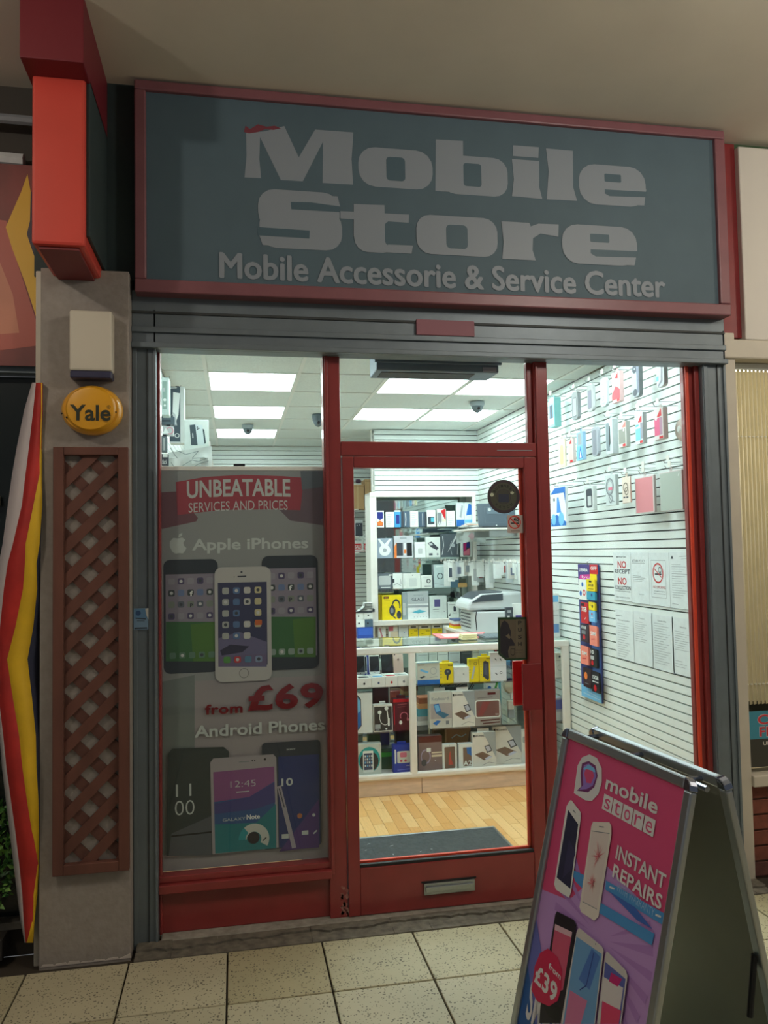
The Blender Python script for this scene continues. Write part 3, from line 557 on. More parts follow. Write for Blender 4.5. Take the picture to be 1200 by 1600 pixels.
# ---------------- pile at the left behind the counter
YL = 3.28; GL = 'boxes piled at the left behind the counter'
z1 = .8405
def pile(px, zb, d, c, art, lb, nm='small_carton', yaw=0, Y=YL): return prod(nm, lb, 'box', GL, Y, px, zb, d, c, art, yaw)
dot = [('e', (.35, .5), .12, 'K')]
pile((558.5, 980, 583, 995), z1, .16, (40, 76, 160), [('r', (.04, .3), (.96, .9), (60, 100, 190))], 'royal blue box at the bottom of the pile behind the counter')
zt = at(570, 980, YL).z + .001
pile((556, 968, 570, 979.5), zt, .12, 'W', dot, 'white box with a black dot, lower left of the pile above the blue box'); pile((570.5, 968, 583, 979.5), zt, .12, (84, 108, 126), dot, 'slate blue box with a dot, lower right of the pile above the blue box')
zt2 = at(570, 968, YL).z + .002
pile((556, 957.5, 568, 967.5), zt2, .12, 'W', dot, 'white box with a black dot, upper left of the pile under the dark tray'); pile((568.5, 957.5, 582.5, 967.5), zt2, .12, 'W', [('e', (.5, .6), .12, 'K')], 'white box with a black dot, upper right of the pile under the dark tray')
zt3 = at(570, 957.3, YL).z + .003
t = thing('letter_tray', (at(570, 955, YL).x, YL + .05, zt3), 'dark tray of loose white papers on top of the box pile', 'tray')
mb = MB().box((-.085, -.06, 0), (.085, .06, .006), M('dark_tray', (60, 68, 76), .4)).box((-.085, -.06, .006), (-.08, .06, .028), M('dark_tray', (60, 68, 76), .4)).box((.08, -.06, .006), (.085, .06, .028), M('dark_tray', (60, 68, 76), .4)); mb.obj('tray', t, local=True)
mb = MB()
for k in range(6):
    z = .008 + k * .006; s_ = .015 * k
    mb.add([(-.07 + s_, -.055, z), (0, -.055, z + .012 + .006 * k), (.075, -.055, z + .02 + .004 * k), (.075, .05, z + .02 + .004 * k), (0, .05, z + .012 + .006 * k), (-.07 + s_, .05, z)], [(0, 1, 4, 5), (1, 2, 3, 4)], cm('W' if k % 2 else 'L'))
mb.obj('loose_papers', t, local=True, fix=False)
# left rear shelf: cardboard etc
YR = 4.5; GC = 'cartons on the far left shelves'
m_kraft = M('corrugated_kraft', (196, 158, 112), .8, noise=.08, scale=12)
def carton(px, zb, d, lb, **k):
    t = prod('cardboard_carton', lb, 'box', GC, YR, px, zb, d, m_kraft, [('l', [(.5, 0), (.5, 1)], .012, (206, 176, 130)), ('l', [(0, .93), (1, .93)], .003, (150, 116, 76))], **k); return t
carton((549, 757, 569, 793), 2.0125, .2, 'brown cardboard carton on the highest shelf, seen at the door glass edge'); carton((570.2, 749, 580.5, 793), 2.0125, .22, 'taller brown cardboard carton standing beside the partition')
t = thing('bagged_goods', (at(562, 750, YR).x, YR + .06, at(562, 757.5, YR).z + .02), 'bundle of clear and purple wrapped goods on top of a cardboard carton', 'package')
mb = MB()
for k in range(5): mb.lathe(t.location + Vector((-.10 + .024 * k, 0, .022)), (1, .3 * k, .1), [(.004, -.05), (.02, -.03), (.022, .02), (.006, .05)], cm(((180, 176, 184), (120, 90, 120), 'S', 'L', (100, 76, 100))[k]), 9)
mb.obj('packets', t, smooth=True)
prod('phone_case_pack', 'dark phone case pack on the middle far left shelf', 'case', GC, YR, (554, 812, 567, 831), 1.7355, .03, 'L', [('r', (.1, .02), (.95, .8), 'D', .1), ('e', (.3, .65), .06, 'L'), ('e', (.6, .68), .05, 'L')])
sale = [('t', 'MOBILE', (.08, .8), (.9, .92), 'G'), ('t', 'PHONES', (.1, .6), (.85, .72), 'G'), ('r', (0, .14), (.8, .46), 'R'), ('t', 'SALE', (.1, .2), (.74, .4), 'W', 1), ('l', [(0, .06), (1, .06)], .006, 'R')]
prod('sale_leaflets', 'red and white SALE leaflets, left stack on the lower far shelf', 'leaflets', 'sale leaflets on the far shelf', YR, (553, 834, 567.5, 861), 1.5755, .02, 'W', sale)
prod('sale_leaflets', 'red and white SALE leaflets, right stack on the lower far shelf', 'leaflets', 'sale leaflets on the far shelf', YR, (568.5, 834, 579.5, 861), 1.5755, .02, 'W', sale)
# ---------------- counter contents
S1, S2, S0 = .6945, .4015, .1255; Yp = 1.70
GP = 'white phone boxes on the counter shelf'; logo = {0: 'K', 1: (60, 80, 120), 2: 'R', 3: 'G'}
m_pb = M('white_carton', (236, 236, 230), .45)
for i, (x0, x1, top) in enumerate(((557, 580.5, 'K'), (581, 601.5, 'A'), (602, 621, (210, 60, 70)), (621.5, 640, 'L'))):
    px = (x0, 1059.5 - i * 1.4, x1, 1075)
    names = ('first white box from the left under the phones, black emblem and black screen print', 'white box with a pale blue screen print under the white phone', 'white box with a red emblem and red screen print', 'white box with a grey emblem under the rose gold phone')
    t = prod('phone_carton', names[i], 'box', GP, Yp - .02, px, S1, .135, m_pb, [('e', (.52, .42), .12, logo[i], .9), ('e', (.58, .62), .035, logo[i], .6)])
    w_ = (at(x1, 1065, Yp - .02).x - at(x0, 1065, Yp - .02).x); h = at(x0, px[1], Yp - .02).z - S1
    Print(Pl((0, -.0675, at((x0 + x1) / 2, px[1], Yp - .02).z - S1), (1, 0, 0), (0, 1, 0))).r((-w_ * .36, .012), (w_ * .36, .06), top, .1).obj('printed_lid', t, True)
def dphone(px, lb, body, scr, back=False, d=.008):
    x0, yt, x1, yb = px; Y = Yp + .02
    a = at(x0, yb, Y); b = at(x1, yb, Y); w_ = b.x - a.x; h = (at(x0, yt, Y).z - a.z) * 1.04
    t = thing('display_phone', ((a.x + b.x) / 2, Y, .7755), lb, 'phone', 'display phones leaning on their boxes'); h = at(x0, yt, Y).z - .776
    lean = .12; V = Vector((0, math.sin(.2), math.cos(.2))); U = Vector((1, 0, -lean * .4)).normalized()
    U = Vector((1, 0, 0)); pl = Pl((-w_ / 2, 0, 0), U, V); n = pl.N
    q = []; k = w_ * .14
    for cx, cy, a0 in ((w_ - k, k, -90), (w_ - k, h - k, 0), (k, h - k, 90), (k, k, 180)):
        q += [pl.pt(cx + k * math.cos(math.radians(a0 + s)), cy + k * math.sin(math.radians(a0 + s))) for s in (0, 30, 60, 90)]
    MB().prism(q, -n * d, cm(body)).obj('phone_body', t, local=True, bev=.001)
    p = Print(pl, w=w_, h=h, n0=.0004)
    if back: p.run([('e', (.16, .92), .07, 'K'), ('e', (.5, .66), .1, (150, 120, 112)), ('e', (.54, .74), .03, (150, 120, 112)), ('l', [(0, .06), (1, .06)], .001, 'L')])
    else: p.run([('r', (.05, .12), (.95, .88), scr), ('g', [(.3, .12), (.95, .5), (.95, .12)], (54, 62, 74)), ('e', (.5, .06), .05, 'G' if body == 'W' else 'K'), ('l', [(.35, .94), (.65, .94)], .002, 'G')])
    p.obj('phone_back_print' if back else 'screen', t, True)
    MB().prism([(-.015, .012, 0), (.015, .012, 0), (.015, .05, 0), (-.015, .05, 0)], (0, 0, .004), cm('K')).prism([(-.01, .046, 0), (.01, .046, 0), (.01, .05, 0), (-.01, .05, 0)], (0, 0, .05), cm('K')).obj('rest_stand', t, local=True)
    return t
dphone((556, 1022, 571, 1055), 'black fronted phone at the left end of the row', 'S', 'K'); dphone((577.5, 1022, 594, 1055), 'white fronted phone leaning on its box', 'W', (46, 50, 56)); dphone((597, 1019.5, 614, 1053), 'larger dark phone leaning between the white and rose gold phones', 'K', (44, 54, 60)); dphone((615.5, 1020.5, 631, 1051), 'rose gold phone showing its back', (226, 200, 188), 'K', True)
t = dphone((570, 1024, 575.5, 1054), 'narrow white phone edge showing behind the black fronted phone', 'W', 'K'); t.location.y += .045
prod('small_carton', 'dark blue box standing behind the display phones', 'box', 'boxes in the counter top shelf', 1.86, (570, 1022, 580, 1047), S1, .03, (40, 56, 150), [('l', [(.3, .9), (.3, .1)], .004, 'W')])
GB = 'boxes on the counter middle shelf, left bay'
prod('tablet_box', 'tall plain white box with a tablet pictured on its left edge', 'box', GB, Yp, (558, 1082.5, 582, 1145), S2, .07, 'W', [('r', (.0, .0), (1, 1), (226, 232, 228)), ('g', [(.02, .06), (.28, .18), (.26, .85), (.02, .96)], 'D'), ('g', [(.04, .1), (.24, .2), (.22, .8), (.04, .9)], 'B'), ('g', [(.04, .5), (.23, .55), (.22, .8), (.04, .9)], 'A')])
prod('earphone_box', 'black box with white border picturing white earphones', 'box', GB, Yp, (583.5, 1101, 613.5, 1142), S2, .05, (224, 224, 216), [('r', (.04, .04), (.96, .93), (62, 60, 58)), ('l', [(.35, .7), (.32, .5), (.4, .32), (.6, .24), (.78, .3)], .004, 'W'), ('e', (.33, .72), .1, 'W'), ('e', (.68, .86), .1, 'W'), ('l', [(.7, .85), (.76, .5), (.8, .2)], .006, 'W'), ('r', (.74, .2), (.84, .5), 'W', .4), ('r', (.08, .12), (.36, .28), 'S'), ('e', (.66, .1), .05, 'W'), ('l', [(.1, .07), (.3, .07)], .004, 'S')])
t = prod('price_tag', 'small white price tag standing on the black earphone box', 'tag', GB, Yp + .01, (593, 1095.5, 602, 1100.5), at(598, 1100.7, Yp).z, .01, 'W', [('l', [(.1, .5), (.9, .5)], .003, 'G')])
prod('headphone_box', 'dark maroon headphone box with a red flap top', 'box', GB, Yp, (614.5, 1092, 641.5, 1140), S2, .06, (96, 36, 44), [('r', (0, .9), (1, 1), 'R'), ('o', (.62, .45), .24, .22, 'P', 1, 20, -40, 210), ('e', (.42, .26), .11, 'W', .8), ('e', (.84, .34), .08, 'P', .8), ('l', [(.25, .82), (.8, .84)], .006, (160, 90, 96)), ('l', [(.25, .74), (.7, .76)], .004, (150, 80, 90)), ('l', [(.06, .2), (.06, .8)], .006, 'R')], hang=True)
GD = 'boxes on the counter floor, left bay'
prod('phone_kit_box', 'teal and black box picturing a round dock and smartphone', 'box', GD, Yp, (559, 1162, 596, 1210), S0, .06, (206, 214, 206), [('e', (.48, .5), .52, 'T', .9), ('e', (.48, .44), .42, (60, 58, 60), .95), ('r', (.22, .1), (.66, .78), 'W', .08), ('r', (.26, .18), (.62, .7), (70, 80, 110))] + [('r', (.29 + .09 * i, .28 + .1 * j), (.34 + .09 * i, .34 + .1 * j), ('W', 'A', 'L')[(i + j) % 3]) for i in range(4) for j in range(4)])
prod('green_carton', 'dull green box in shadow behind the counter glass', 'box', GD, Yp + .12, (596, 1174, 616, 1205), S0, .08, (70, 110, 70), [('r', (0, .7), (1, .95), (80, 190, 70))])
prod('earbud_box', 'royal blue box picturing pink earbuds', 'box', GD, Yp, (615, 1164, 643, 1207), S0, .06, (44, 66, 170), [('r', (.2, .36), (.92, .78), (216, 218, 206), .12), ('r', (.36, .56), (.74, .74), 'P', .25), ('e', (.42, .44), .07, (200, 80, 100)), ('e', (.66, .44), .07, (200, 80, 100)), ('t', 'STEREO', (.7, .24), (.94, .28), 'W'), ('g', [(.06, .35), (.14, .35), (.14, .85), (.06, .85)], 'W'), ('l', [(.2, .12), (.9, .14)], .006, (110, 130, 220))], hang=True)
GE = 'boxes on the counter top shelf, right bay'
for px, c, art, lb, nm, dd, hg in (
  ((652, 1035, 687, 1069), (214, 216, 204), [('r', (0, 0), (1, .2), 'B'), ('g', [(.15, .72), (.5, .58), (.48, .5), (.12, .62)], 'A'), ('g', [(.1, .33), (.3, .4), (.38, .34), (.18, .28)], 'D'), ('o', (.72, .6), .16, .12, 'S'), ('t', 'earldom', (.05, .86), (.32, .93), 'D'), ('r', (0, .97), (1, 1), 'A'), ('l', [(.55, .3), (.9, .35)], .003, 'S')], 'cream box with blue foot picturing a phone holder', 'phone_holder_box', .06, False),
  ((687, 1036, 708.5, 1065), 'Y', [('e', (.58, .55), .22, 'D', 1.1), ('g', [(.48, .5), (.66, .45), (.6, .15), (.5, .15)], 'D'), ('e', (.58, .58), .07, 'G'), ('t', 'boost', (.62, .84), (.94, .93), 'K', 1)] + [('e', (.1, .3 + .15 * i), .04, 'G') for i in range(4)], 'yellow box picturing one dark earbud', 'earbud_box', .05, True),
  ((709, 1042, 733, 1068), (224, 226, 220), [('e', (.64, .54), .04, 'G'), ('l', [(.08, .86), (.3, .88)], .003, 'G')], 'plain white box with a tiny emblem between two yellow boxes', 'adapter_box', .07, False),
  ((732.5, 1029, 748, 1065), 'Y', [('g', [(.2, .12), (.42, .14), (.68, .66), (.5, .68)], 'L'), ('o', (.68, .78), .14, .25, 'D', 1.2)] + [('e', (.12, .4 + .12 * i), .05, 'G') for i in range(5)], 'yellow box picturing a grey cable bar', 'cable_box', .04, False),
  ((749, 1026, 767.5, 1063), 'Y', [('g', [(.3, .2), (.7, .04), (.8, .12), (.8, .76), (.5, .84), (.34, .8)], 'D'), ('g', [(.4, .3), (.7, .2), (.7, .7), (.42, .74)], (84, 92, 106)), ('t', 'boost', (.6, .9), (.92, .96), 'K', 1)] + [('e', (.14, .3 + .1 * i), .035, 'G') for i in range(6)], 'yellow box picturing a dark power bank', 'power_bank_box', .04, True),
  ((766, 1019, 791, 1065), 'W', [('r', (0, 0), (1, 1), (226, 228, 232)), ('l', [(.3, .78), (.4, .72)], .006, 'D'), ('l', [(.62, .78), (.7, .7)], .006, 'D'), ('l', [(.3, .28), (.42, .22)], .006, 'D'), ('o', (.66, .28), .08, .3, 'D'), ('l', [(0, .52), (1, .5)], .002, 'L')], 'white sheet box with small black marks at the right bay end', 'cable_box', .03, False)):
    prod(nm, lb, 'box', GE, Yp, px, S1, dd, c, art, hang=hg)
GF = 'boxes standing at the back of the counter top shelf'
for px, c, lb in (((652, 1015, 669, 1036), (206, 216, 214), 'pale grey box behind the cream holder box'), ((670, 1013, 683, 1036), (200, 208, 204), 'pale box with yellow edge behind the cream holder box'), ((684, 1014, 700, 1036), (226, 232, 230), 'white box with a dark slot behind the yellow earbud box'), ((701, 1012, 719, 1034), (214, 222, 226), 'white box of folded leaflets behind the plain white box'), ((720, 1012, 737, 1032), (70, 80, 86), 'dark grey box behind the yellow cable box'), ((738, 1011, 749, 1024), (214, 216, 200), 'small cream box behind the yellow power bank box')):
    prod('small_carton', lb, 'box', GF, 1.98, px, S1, .04, c, [('l', [(.1, .8), (.9, .8)], .003, 'G'), ('l', [(.1, .5), (.8, .5)], .004, 'D')])
t = thing('leaflet_stack', (at(714, 1036, 1.86).x, 1.86, S1), 'fan of white leaflets lying behind the plain white box', 'leaflets')
mb = MB(); zq = at(714, 1032, 1.86).z - S1
mb.box((-.05, -.03, 0), (.05, .05, zq * .6), cm('L'))
for k in range(5): mb.prism([(-.06 + .004 * k, -.04, zq * .6 + .005 * k), (.05 + .004 * k, -.05, zq * .6 + .005 * k), (.06, .04, zq * .6 + .005 * k), (-.05, .05, zq * .6 + .005 * k)], (0, 0, .003), cm(('W', 'S', 'A')[k % 3]))
mb.obj('leaflets', t, local=True)
GG = 'boxes on the counter middle shelf, right bay'
prod('keyboard_box', 'grey box reading Keyboard with a blue folding keyboard', 'box', GG, Yp, (671, 1081, 706, 1138), S2, .05, (206, 206, 196), [('r', (.04, .26), (1, .68), (176, 168, 166)), ('t', 'Keyboard', (.1, .74), (.86, .86), 'L', 1), ('t', 'Keyboard', (.11, .745), (.85, .855), 'G'), ('g', [(.18, .66), (.42, .68), (.52, .46), (.28, .42)], 'B'), ('g', [(.22, .63), (.4, .65), (.48, .48), (.3, .45)], 'A'), ('g', [(.28, .42), (.52, .46), (.88, .36), (.62, .26)], (70, 120, 150)), ('g', [(.14, .14), (.32, .22), (.5, .2), (.3, .08)], 'B'), ('r', (.72, .1), (.86, .2), 'G')], hang=True)
prod('tablet_case_box', 'white and grey tablet case box on the middle shelf', 'box', GG, Yp, (706.5, 1080, 742, 1135), S2, .05, (230, 228, 220), case_art, hang=True)
prod('speaker_box', 'grey box with a large window of a maroon wallet case', 'box', GG, Yp, (742, 1078, 782, 1129), S2, .05, (160, 156, 152), [('r', (.02, .22), (.98, .72), 'W', .1), ('r', (.05, .25), (.95, .69), (122, 84, 80), .1), ('g', [(.1, .3), (.3, .66), (.6, .66), (.3, .28)], (140, 70, 70)), ('r', (.5, .86), (.82, .93), 'H'), ('l', [(.1, .78), (.7, .8)], .006, (130, 120, 120)), ('l', [(.2, .14), (.96, .16)], .008, 'H'), ('l', [(.3, .06), (.96, .08)], .008, 'H'), ('t', 'boost', (.8, .29), (.92, .33), 'W')])
t = thing('orange_goods', (at(662, 1115, 1.86).x, 1.86, S2), 'stack of orange and white packets at the left of the right bay', 'package')
mb = MB(); z = 0
for k, (hh, c) in enumerate(((.03, 'W'), (.03, 'L'), (.05, 'C'), (.035, (230, 170, 120)), (.04, (180, 110, 80)))): mb.box((-.06 + .004 * k, -.05, z), (.05 + .004 * k, .06, z + hh), cm(c)); z += hh
mb.obj('packets', t, local=True, bev=.002)
t = thing('cable_coil', (at(722, 1072, 1.95).x, 1.93, at(722, 1080, 1.95).z - .01), 'coil of black cable lying behind the middle shelf boxes', 'cable')
t.location.z = S2
mb = MB(); mb.tube([(.08 * math.cos(a * .35) * (1 - a * .004), .03 * math.sin(a * .35), .19 + .05 * math.sin(a * .35 + .8) + .001 * a) for a in range(50)], .003, cm('K'), 6); mb.obj('coil', t, local=True, smooth=True)
MB().box((-.06, .0, 0), (.06, .05, .17), cm((120, 130, 132))).obj('cardboard_core', t, local=True)
prod('wipes_pack', 'white pack with blue emblem and green stripe behind the maroon case box', 'package', GG, 1.9, (759, 1066, 783, 1110), S2, .03, (226, 232, 230), [('e', (.25, .85), .12, 'B'), ('g', [(.5, .75), (.7, 1), (.85, 1), (.65, .75)], 'Q'), ('g', [(.8, 1), (1, 1), (1, .3)], 'C')])
t = thing('mesh_bag', (at(798, 1100, 1.9).x, 1.9, S2), 'round cream pouch with white plugs hanging at the right of the counter', 'pouch')
mb = MB().lathe(t.location + Vector((0, 0, .22)), (0, -1, .1), [(.01, -.03), (.05, -.02), (.055, 0), (.045, .02), (.01, .03)], cm((214, 208, 186)), 16); mb.obj('pouch', t, smooth=True)
MB().box((-.01, -.03, .13), (.03, -.01, .175), cm('W')).box((-.03, -.03, .06), (.015, 0, .12), cm((220, 216, 204))).box((-.02, -.02, 0), (.02, .02, .06), cm('L')).obj('plug_adaptor', t, local=True, bev=.004)
GI = 'boxes on the counter floor, right bay'
prod('headphone_box', 'translucent purple headphone pack with a dark red flap', 'box', GI, Yp, (654, 1150, 691, 1203), S0, .06, (132, 112, 112), [('r', (0, .82), (1, 1), 'H'), ('o', (.3, .42), .3, .2, (170, 160, 190), .7), ('e', (.22, .25), .14, 'D', .8), ('r', (.34, .55), (.52, .66), 'W'), ('r', (.55, .4), (1, .46), 'E'), ('r', (.55, .5), (1, .54), 'E'), ('e', (.7, .3), .02, 'W')])
prod('phone_box', 'white box framing a brown phone with red pattern', 'box', GI, Yp, (691.5, 1163, 714, 1203), S0, .045, 'W', [('r', (.14, .06), (.88, .9), 'J', .1), ('g', [(.45, .6), (.55, .75), (.6, .4), (.75, .2), (.4, .2)], (190, 80, 70)), ('e', (.5, .95), .025, 'S')])
prod('phone_box', 'white phone box lettered A2 with a blue and red picture', 'box', GI, Yp, (717, 1162, 739, 1201), S0, .045, 'W', A2)
prod('tablet_case_box', 'white and grey tablet case box, shorter one on the counter floor', 'box', GI, Yp, (738.5, 1144, 775, 1199), S0, .04, (226, 224, 216), case_art, hang=True)
prod('tablet_case_box', 'white and grey tablet case box, taller one at the right on the counter floor', 'box', GI, Yp + .05, (770, 1134, 815, 1194), S0, .04, (222, 220, 212), case_art)
prod('earphone_box', 'white box picturing a white earphone, beside the door stile', 'box', GI, Yp + .04, (815.5, 1140, 838, 1192), S0, .04, (214, 216, 210), [('e', (.3, .7), .18, 'W'), ('l', [(.3, .6), (.32, .1)], .008, 'W'), ('r', (.05, .6), (.3, .8), 'S', .4)])
prod('kraft_packet', 'orange brown packet with white script and a dark strap, behind the A2 box', 'package', GI, 1.9, (698, 1137, 736, 1172), S0, .05, (214, 160, 104), [('l', [(.2, .7), (.4, .8), (.6, .72), (.8, .8)], .008, 'W'), ('g', [(.75, .1), (.95, .9), (1, .9), (.85, .1)], 'J')])
prod('instruction_box', 'pale box printed with a boxed drawing, seen through the right pane', 'box', GI, Yp, (868, 1020, 882, 1060), S1, .05, (214, 216, 206), [('e', (.5, .85), .12, 'D'), ('o', (.5, .4), .3, .1, 'G'), ('l', [(.1, .7), (.9, .7)], .003, 'G')])
prod('small_carton', 'blue and grey box low in the counter, seen through the right pane', 'box', GI, Yp, (866, 1090, 881, 1128), S2, .05, (150, 156, 170), [('r', (0, .5), (1, .9), (80, 90, 160)), ('r', (.2, .05), (.8, .4), 'L')])
# ---------------- on the counter top
ZT = .9655
t = thing('pink_mat', (1.62, 1.83, ZT), 'pink and white plastic sleeve lying on the glass counter top', 'sleeve')
a = atz(675, 991, ZT); b = atz(758, 988, ZT); c = atz(748, 996.5, ZT); d = atz(688, 998, ZT)
MB().prism([a, d, c, b], (0, 0, .004), cm((226, 130, 130))).obj('sleeve', t); p = Print(Pl((0, 0, ZT + .0045), (1, 0, 0), (0, 1, 0)), n0=.0002)
cc = (a + b + c + d) / 4; sh = lambda q: ((q.x - cc.x) * .72 + cc.x, (q.y - cc.y) * .6 + cc.y)
p.g([sh(d), sh(c), sh(b), sh(a)], (232, 200, 196)).obj('label', t)
t = thing('note_block', (at(731, 992, 1.8).x, 1.8, ZT + .0055), 'short stack of pale yellow note blocks on the pink sleeve', 'notepad')
for k in range(3): MB().box((-.055 + .003 * k, -.04, .012 * k), (.057 - .002 * k, .04, .012 * k + .0105), cm((238, 228, 176))).obj('note_pad', t, local=True, bev=.001)
t = thing('card_terminal_mat', (at(768, 992, 1.85).x + .03, 1.88, ZT), 'grey keyboard mat on the counter behind the push sticker', 'keyboard')
MB().box((-.1, -.12, 0), (.14, .12, .012), cm((84, 96, 98))).obj('tray', t, local=True, bev=.003)
mb = MB()
for i in range(10):
    for j in range(5): mb.box((-.09 + .0225 * i, -.1 + .042 * j, .012), (-.09 + .0225 * i + .019, -.1 + .042 * j + .036, .017), cm((120, 132, 136)))
mb.obj('keys', t, local=True)
t = thing('price_card', (at(812, 950, 2.0).x, 2.0, .945), 'white card with purple bands and price lettering, standing behind the counter', 'card')
a = at(802, 985, 2.0); b = at(834, 942, 2.0); t.location = (a.x, 2.0, ZT); MB().box((0, 0, 0), (b.x - a.x, .01, b.z - ZT), cm('W')).obj('card', t, local=True, bev=.002)
Print(Pl((0, 0, 0), (1, 0, 0), (0, 0, 1)), w=b.x - a.x, h=b.z - ZT).run([('r', (.12, .18), (1, .62), (84, 70, 150)), ('l', [(.2, .5), (.5, .5)], .006, 'A'), ('l', [(.6, .54), (.9, .54)], .006, 'W'), ('t', '20p', (.14, .2), (.7, .4), 'W', 1)]).obj('printed_front', t, True)
t = prod('card_reader', 'dark card reader with white buttons beside the purple price card', 'card reader', None, 1.98, (791, 949, 802, 985), ZT, .03, (70, 78, 84), [('r', (.15, .55), (.5, .7), 'W'), ('r', (.2, .8), (.7, .9), 'S'), ('r', (.15, .35), (.5, .45), 'L')])
t = prod('leaflet_box', 'tall white leaflet box with blue panels on the counter by the right pane', 'box', None, 1.75, (862, 927, 874, 990), ZT, .06, (222, 226, 224), [('r', (.1, .8), (.9, .95), 'A'), ('r', (.2, .1), (.9, .3), (110, 150, 200)), ('l', [(.1, .6), (.9, .6)], .003, 'G'), ('l', [(.1, .5), (.9, .5)], .003, 'G')])
# ---------------- printer
pr = thing('printer', (1.98, 2.6, .94), 'large pale grey office printer on the side desk', 'printer')
mp = M('printer_shell', (196, 202, 202), .45, noise=.04, scale=10); mpd = M('printer_dark', (62, 70, 78), .4)
Zp = .94
MB().box((1.80, 2.36, Zp), (2.21, 2.78, Zp + .165), mp).obj('paper_tray_body', pr, bev=.01)
mb = MB()
for k in range(5): mb.box((1.802, 2.80, Zp + .03 + .026 * k), (1.95, 2.781, Zp + .042 + .026 * k), mp); mb.box((1.797, 2.50, Zp + .03 + .026 * k), (1.80, 2.76, Zp + .04 + .026 * k), mpd)
mb.obj('vent_slats', pr)
MB().prism([(1.74, 2.40, Zp + .175), (1.76, 2.40, Zp + .24), (1.86, 2.40, Zp + .30), (2.19, 2.40, Zp + .31), (2.21, 2.40, Zp + .175)], (0, .36, 0), mp).obj('scanner_lid', pr, bev=.02)
MB().prism([(1.775, 2.395, Zp + .235), (1.865, 2.395, Zp + .292), (2.03, 2.395, Zp + .30), (2.03, 2.395, Zp + .25), (1.87, 2.395, Zp + .245)], (0, -.006, 0), mpd).obj('control_panel', pr, bev=.002)
MB().prism([(1.79, 2.42, Zp + .262), (1.86, 2.42, Zp + .306), (2.04, 2.42, Zp + .315), (1.98, 2.42, Zp + .27)], (0, .3, 0), mpd).obj('document_feeder', pr, bev=.004)
MB().tube([(1.80, 2.34, Zp + .17), (1.79, 2.33, Zp + .12), (1.80, 2.34, Zp + .03)], .004, cm('K')).obj('power_cord', pr, smooth=True)
t = thing('yellow_folder', (1.66, 2.95, .94), 'yellow and orange folders wedged beside the printer', 'folder')
t.location = (1.80, 2.86, .9405); MB().box((-.05, -.05, 0), (.05, .1, .02), cm('Y')).box((-.05, -.05, .02), (.05, .1, .035), cm((200, 90, 50))).box((-.045, -.045, .035), (.05, .1, .06), cm('W')).box((-.045, -.045, .06), (.05, .1, .075), cm((90, 110, 150))).obj('folders', t, local=True, bev=.002)
# laptop on a wall bracket shelf
ws = thing('bracket_shelf', (2.1, 2.75, 1.76), 'pale shelf fixed to the right slatwall under the black laptop', 'shelf')
a = at(745, 830, 3.0)
boxes(ws, 'shelf_board', m_wht, ((1.86, 2.5, 1.735), (2.235, 3.15, 1.75))); [boxes(ws, 'shelf_bracket', m_alu, ((2.0, y, 1.68), (2.235, y + .01, 1.735))) for y in (2.6, 3.0)]
lt = thing('laptop', (2.0, 2.75, 1.7505), 'open grey laptop lid seen from behind, on the bracket shelf', 'laptop')
a = at(748, 823, 2.62); b = at(806, 786, 2.62)
MB().prism([(a.x, 2.62, 1.765), (b.x, 2.62, 1.765), (b.x, 2.66, b.z), (a.x, 2.66, b.z)], (0, .012, 0), M('laptop_shell', (82, 96, 108), .4)).obj('screen_lid', lt, bev=.006)
MB().box((a.x, 2.52, 1.7505), (b.x, 2.9, 1.765), M('laptop_base', (48, 54, 60), .4)).obj('keyboard_base', lt, bev=.004)
p = Print(Pl((a.x, 2.618, 1.765), (1, 0, 0), Vector((0, .04, b.z - 1.765)).normalized()), w=b.x - a.x, h=b.z - 1.765)
p.run([('o', (.5, .5), .48, .02, (110, 124, 136), 1.6, 4, 45, 405), ('r', (.25, .55), (.8, .86), (104, 120, 132)), ('e', (.32, .75), .07, 'L'), ('e', (.47, .04), .03, 'W')]).obj('sticker', lt)
# ---------------- things hanging on the right wall near the back
GW = 'white blister cards hanging on the right wall'
random.seed(5)
hookm = M('chrome_wire', (190, 194, 196), .25, .9)
CYS = [3.27 - .012 * i for i in range(9)] + [3.14 - .052 * i for i in range(24)]
for i, y in enumerate(CYS):
    z = atx(760, 876, 2.1).z + random.uniform(-.006, .006); X = 2.24 - random.uniform(.10, .17) if i > 8 else 1.83 + .033 * i; wd = random.uniform(.035, .05); hh = random.uniform(.12, .19) if i % 7 else .22
    if i > 17: hh *= .75
    c = ('W', 'W', (226, 230, 226), (206, 214, 216), 'W', (214, 212, 204))[i % 6]
    t = thing('blister_card', (X, y, z - hh), 'white hanging blister card in the crowded row on the right wall', 'packet', GW)
    MB().box((-.035, -.0015, 0), (.03, .0015, hh), cm(c)).obj('backing_card', t, local=True)
    if i % 2: MB().box((-.02, -.010, hh * .2), (.015, -.0015, hh * .65), cm(('S', (70, 80, 92), 'L', (120, 130, 150), (190, 60, 60))[i % 5])).obj('packed_item', t, local=True, bev=.002)
    t.rotation_euler.z = random.uniform(-.5, .5)
    h_ = MB().tube([(XW, y, z - .01), (X - .045, y, z - .012), (X - .05, y, z - .002)], .0018, hookm, 6).box((X - .054, y - .012, z - .004), (X - .052, y + .012, z + .016), m_wht)
    tag(h_.obj('display_hook'), 'thin metal hook holding a white blister card on the right wall', 'hook', 'hooks of the white blister card row')
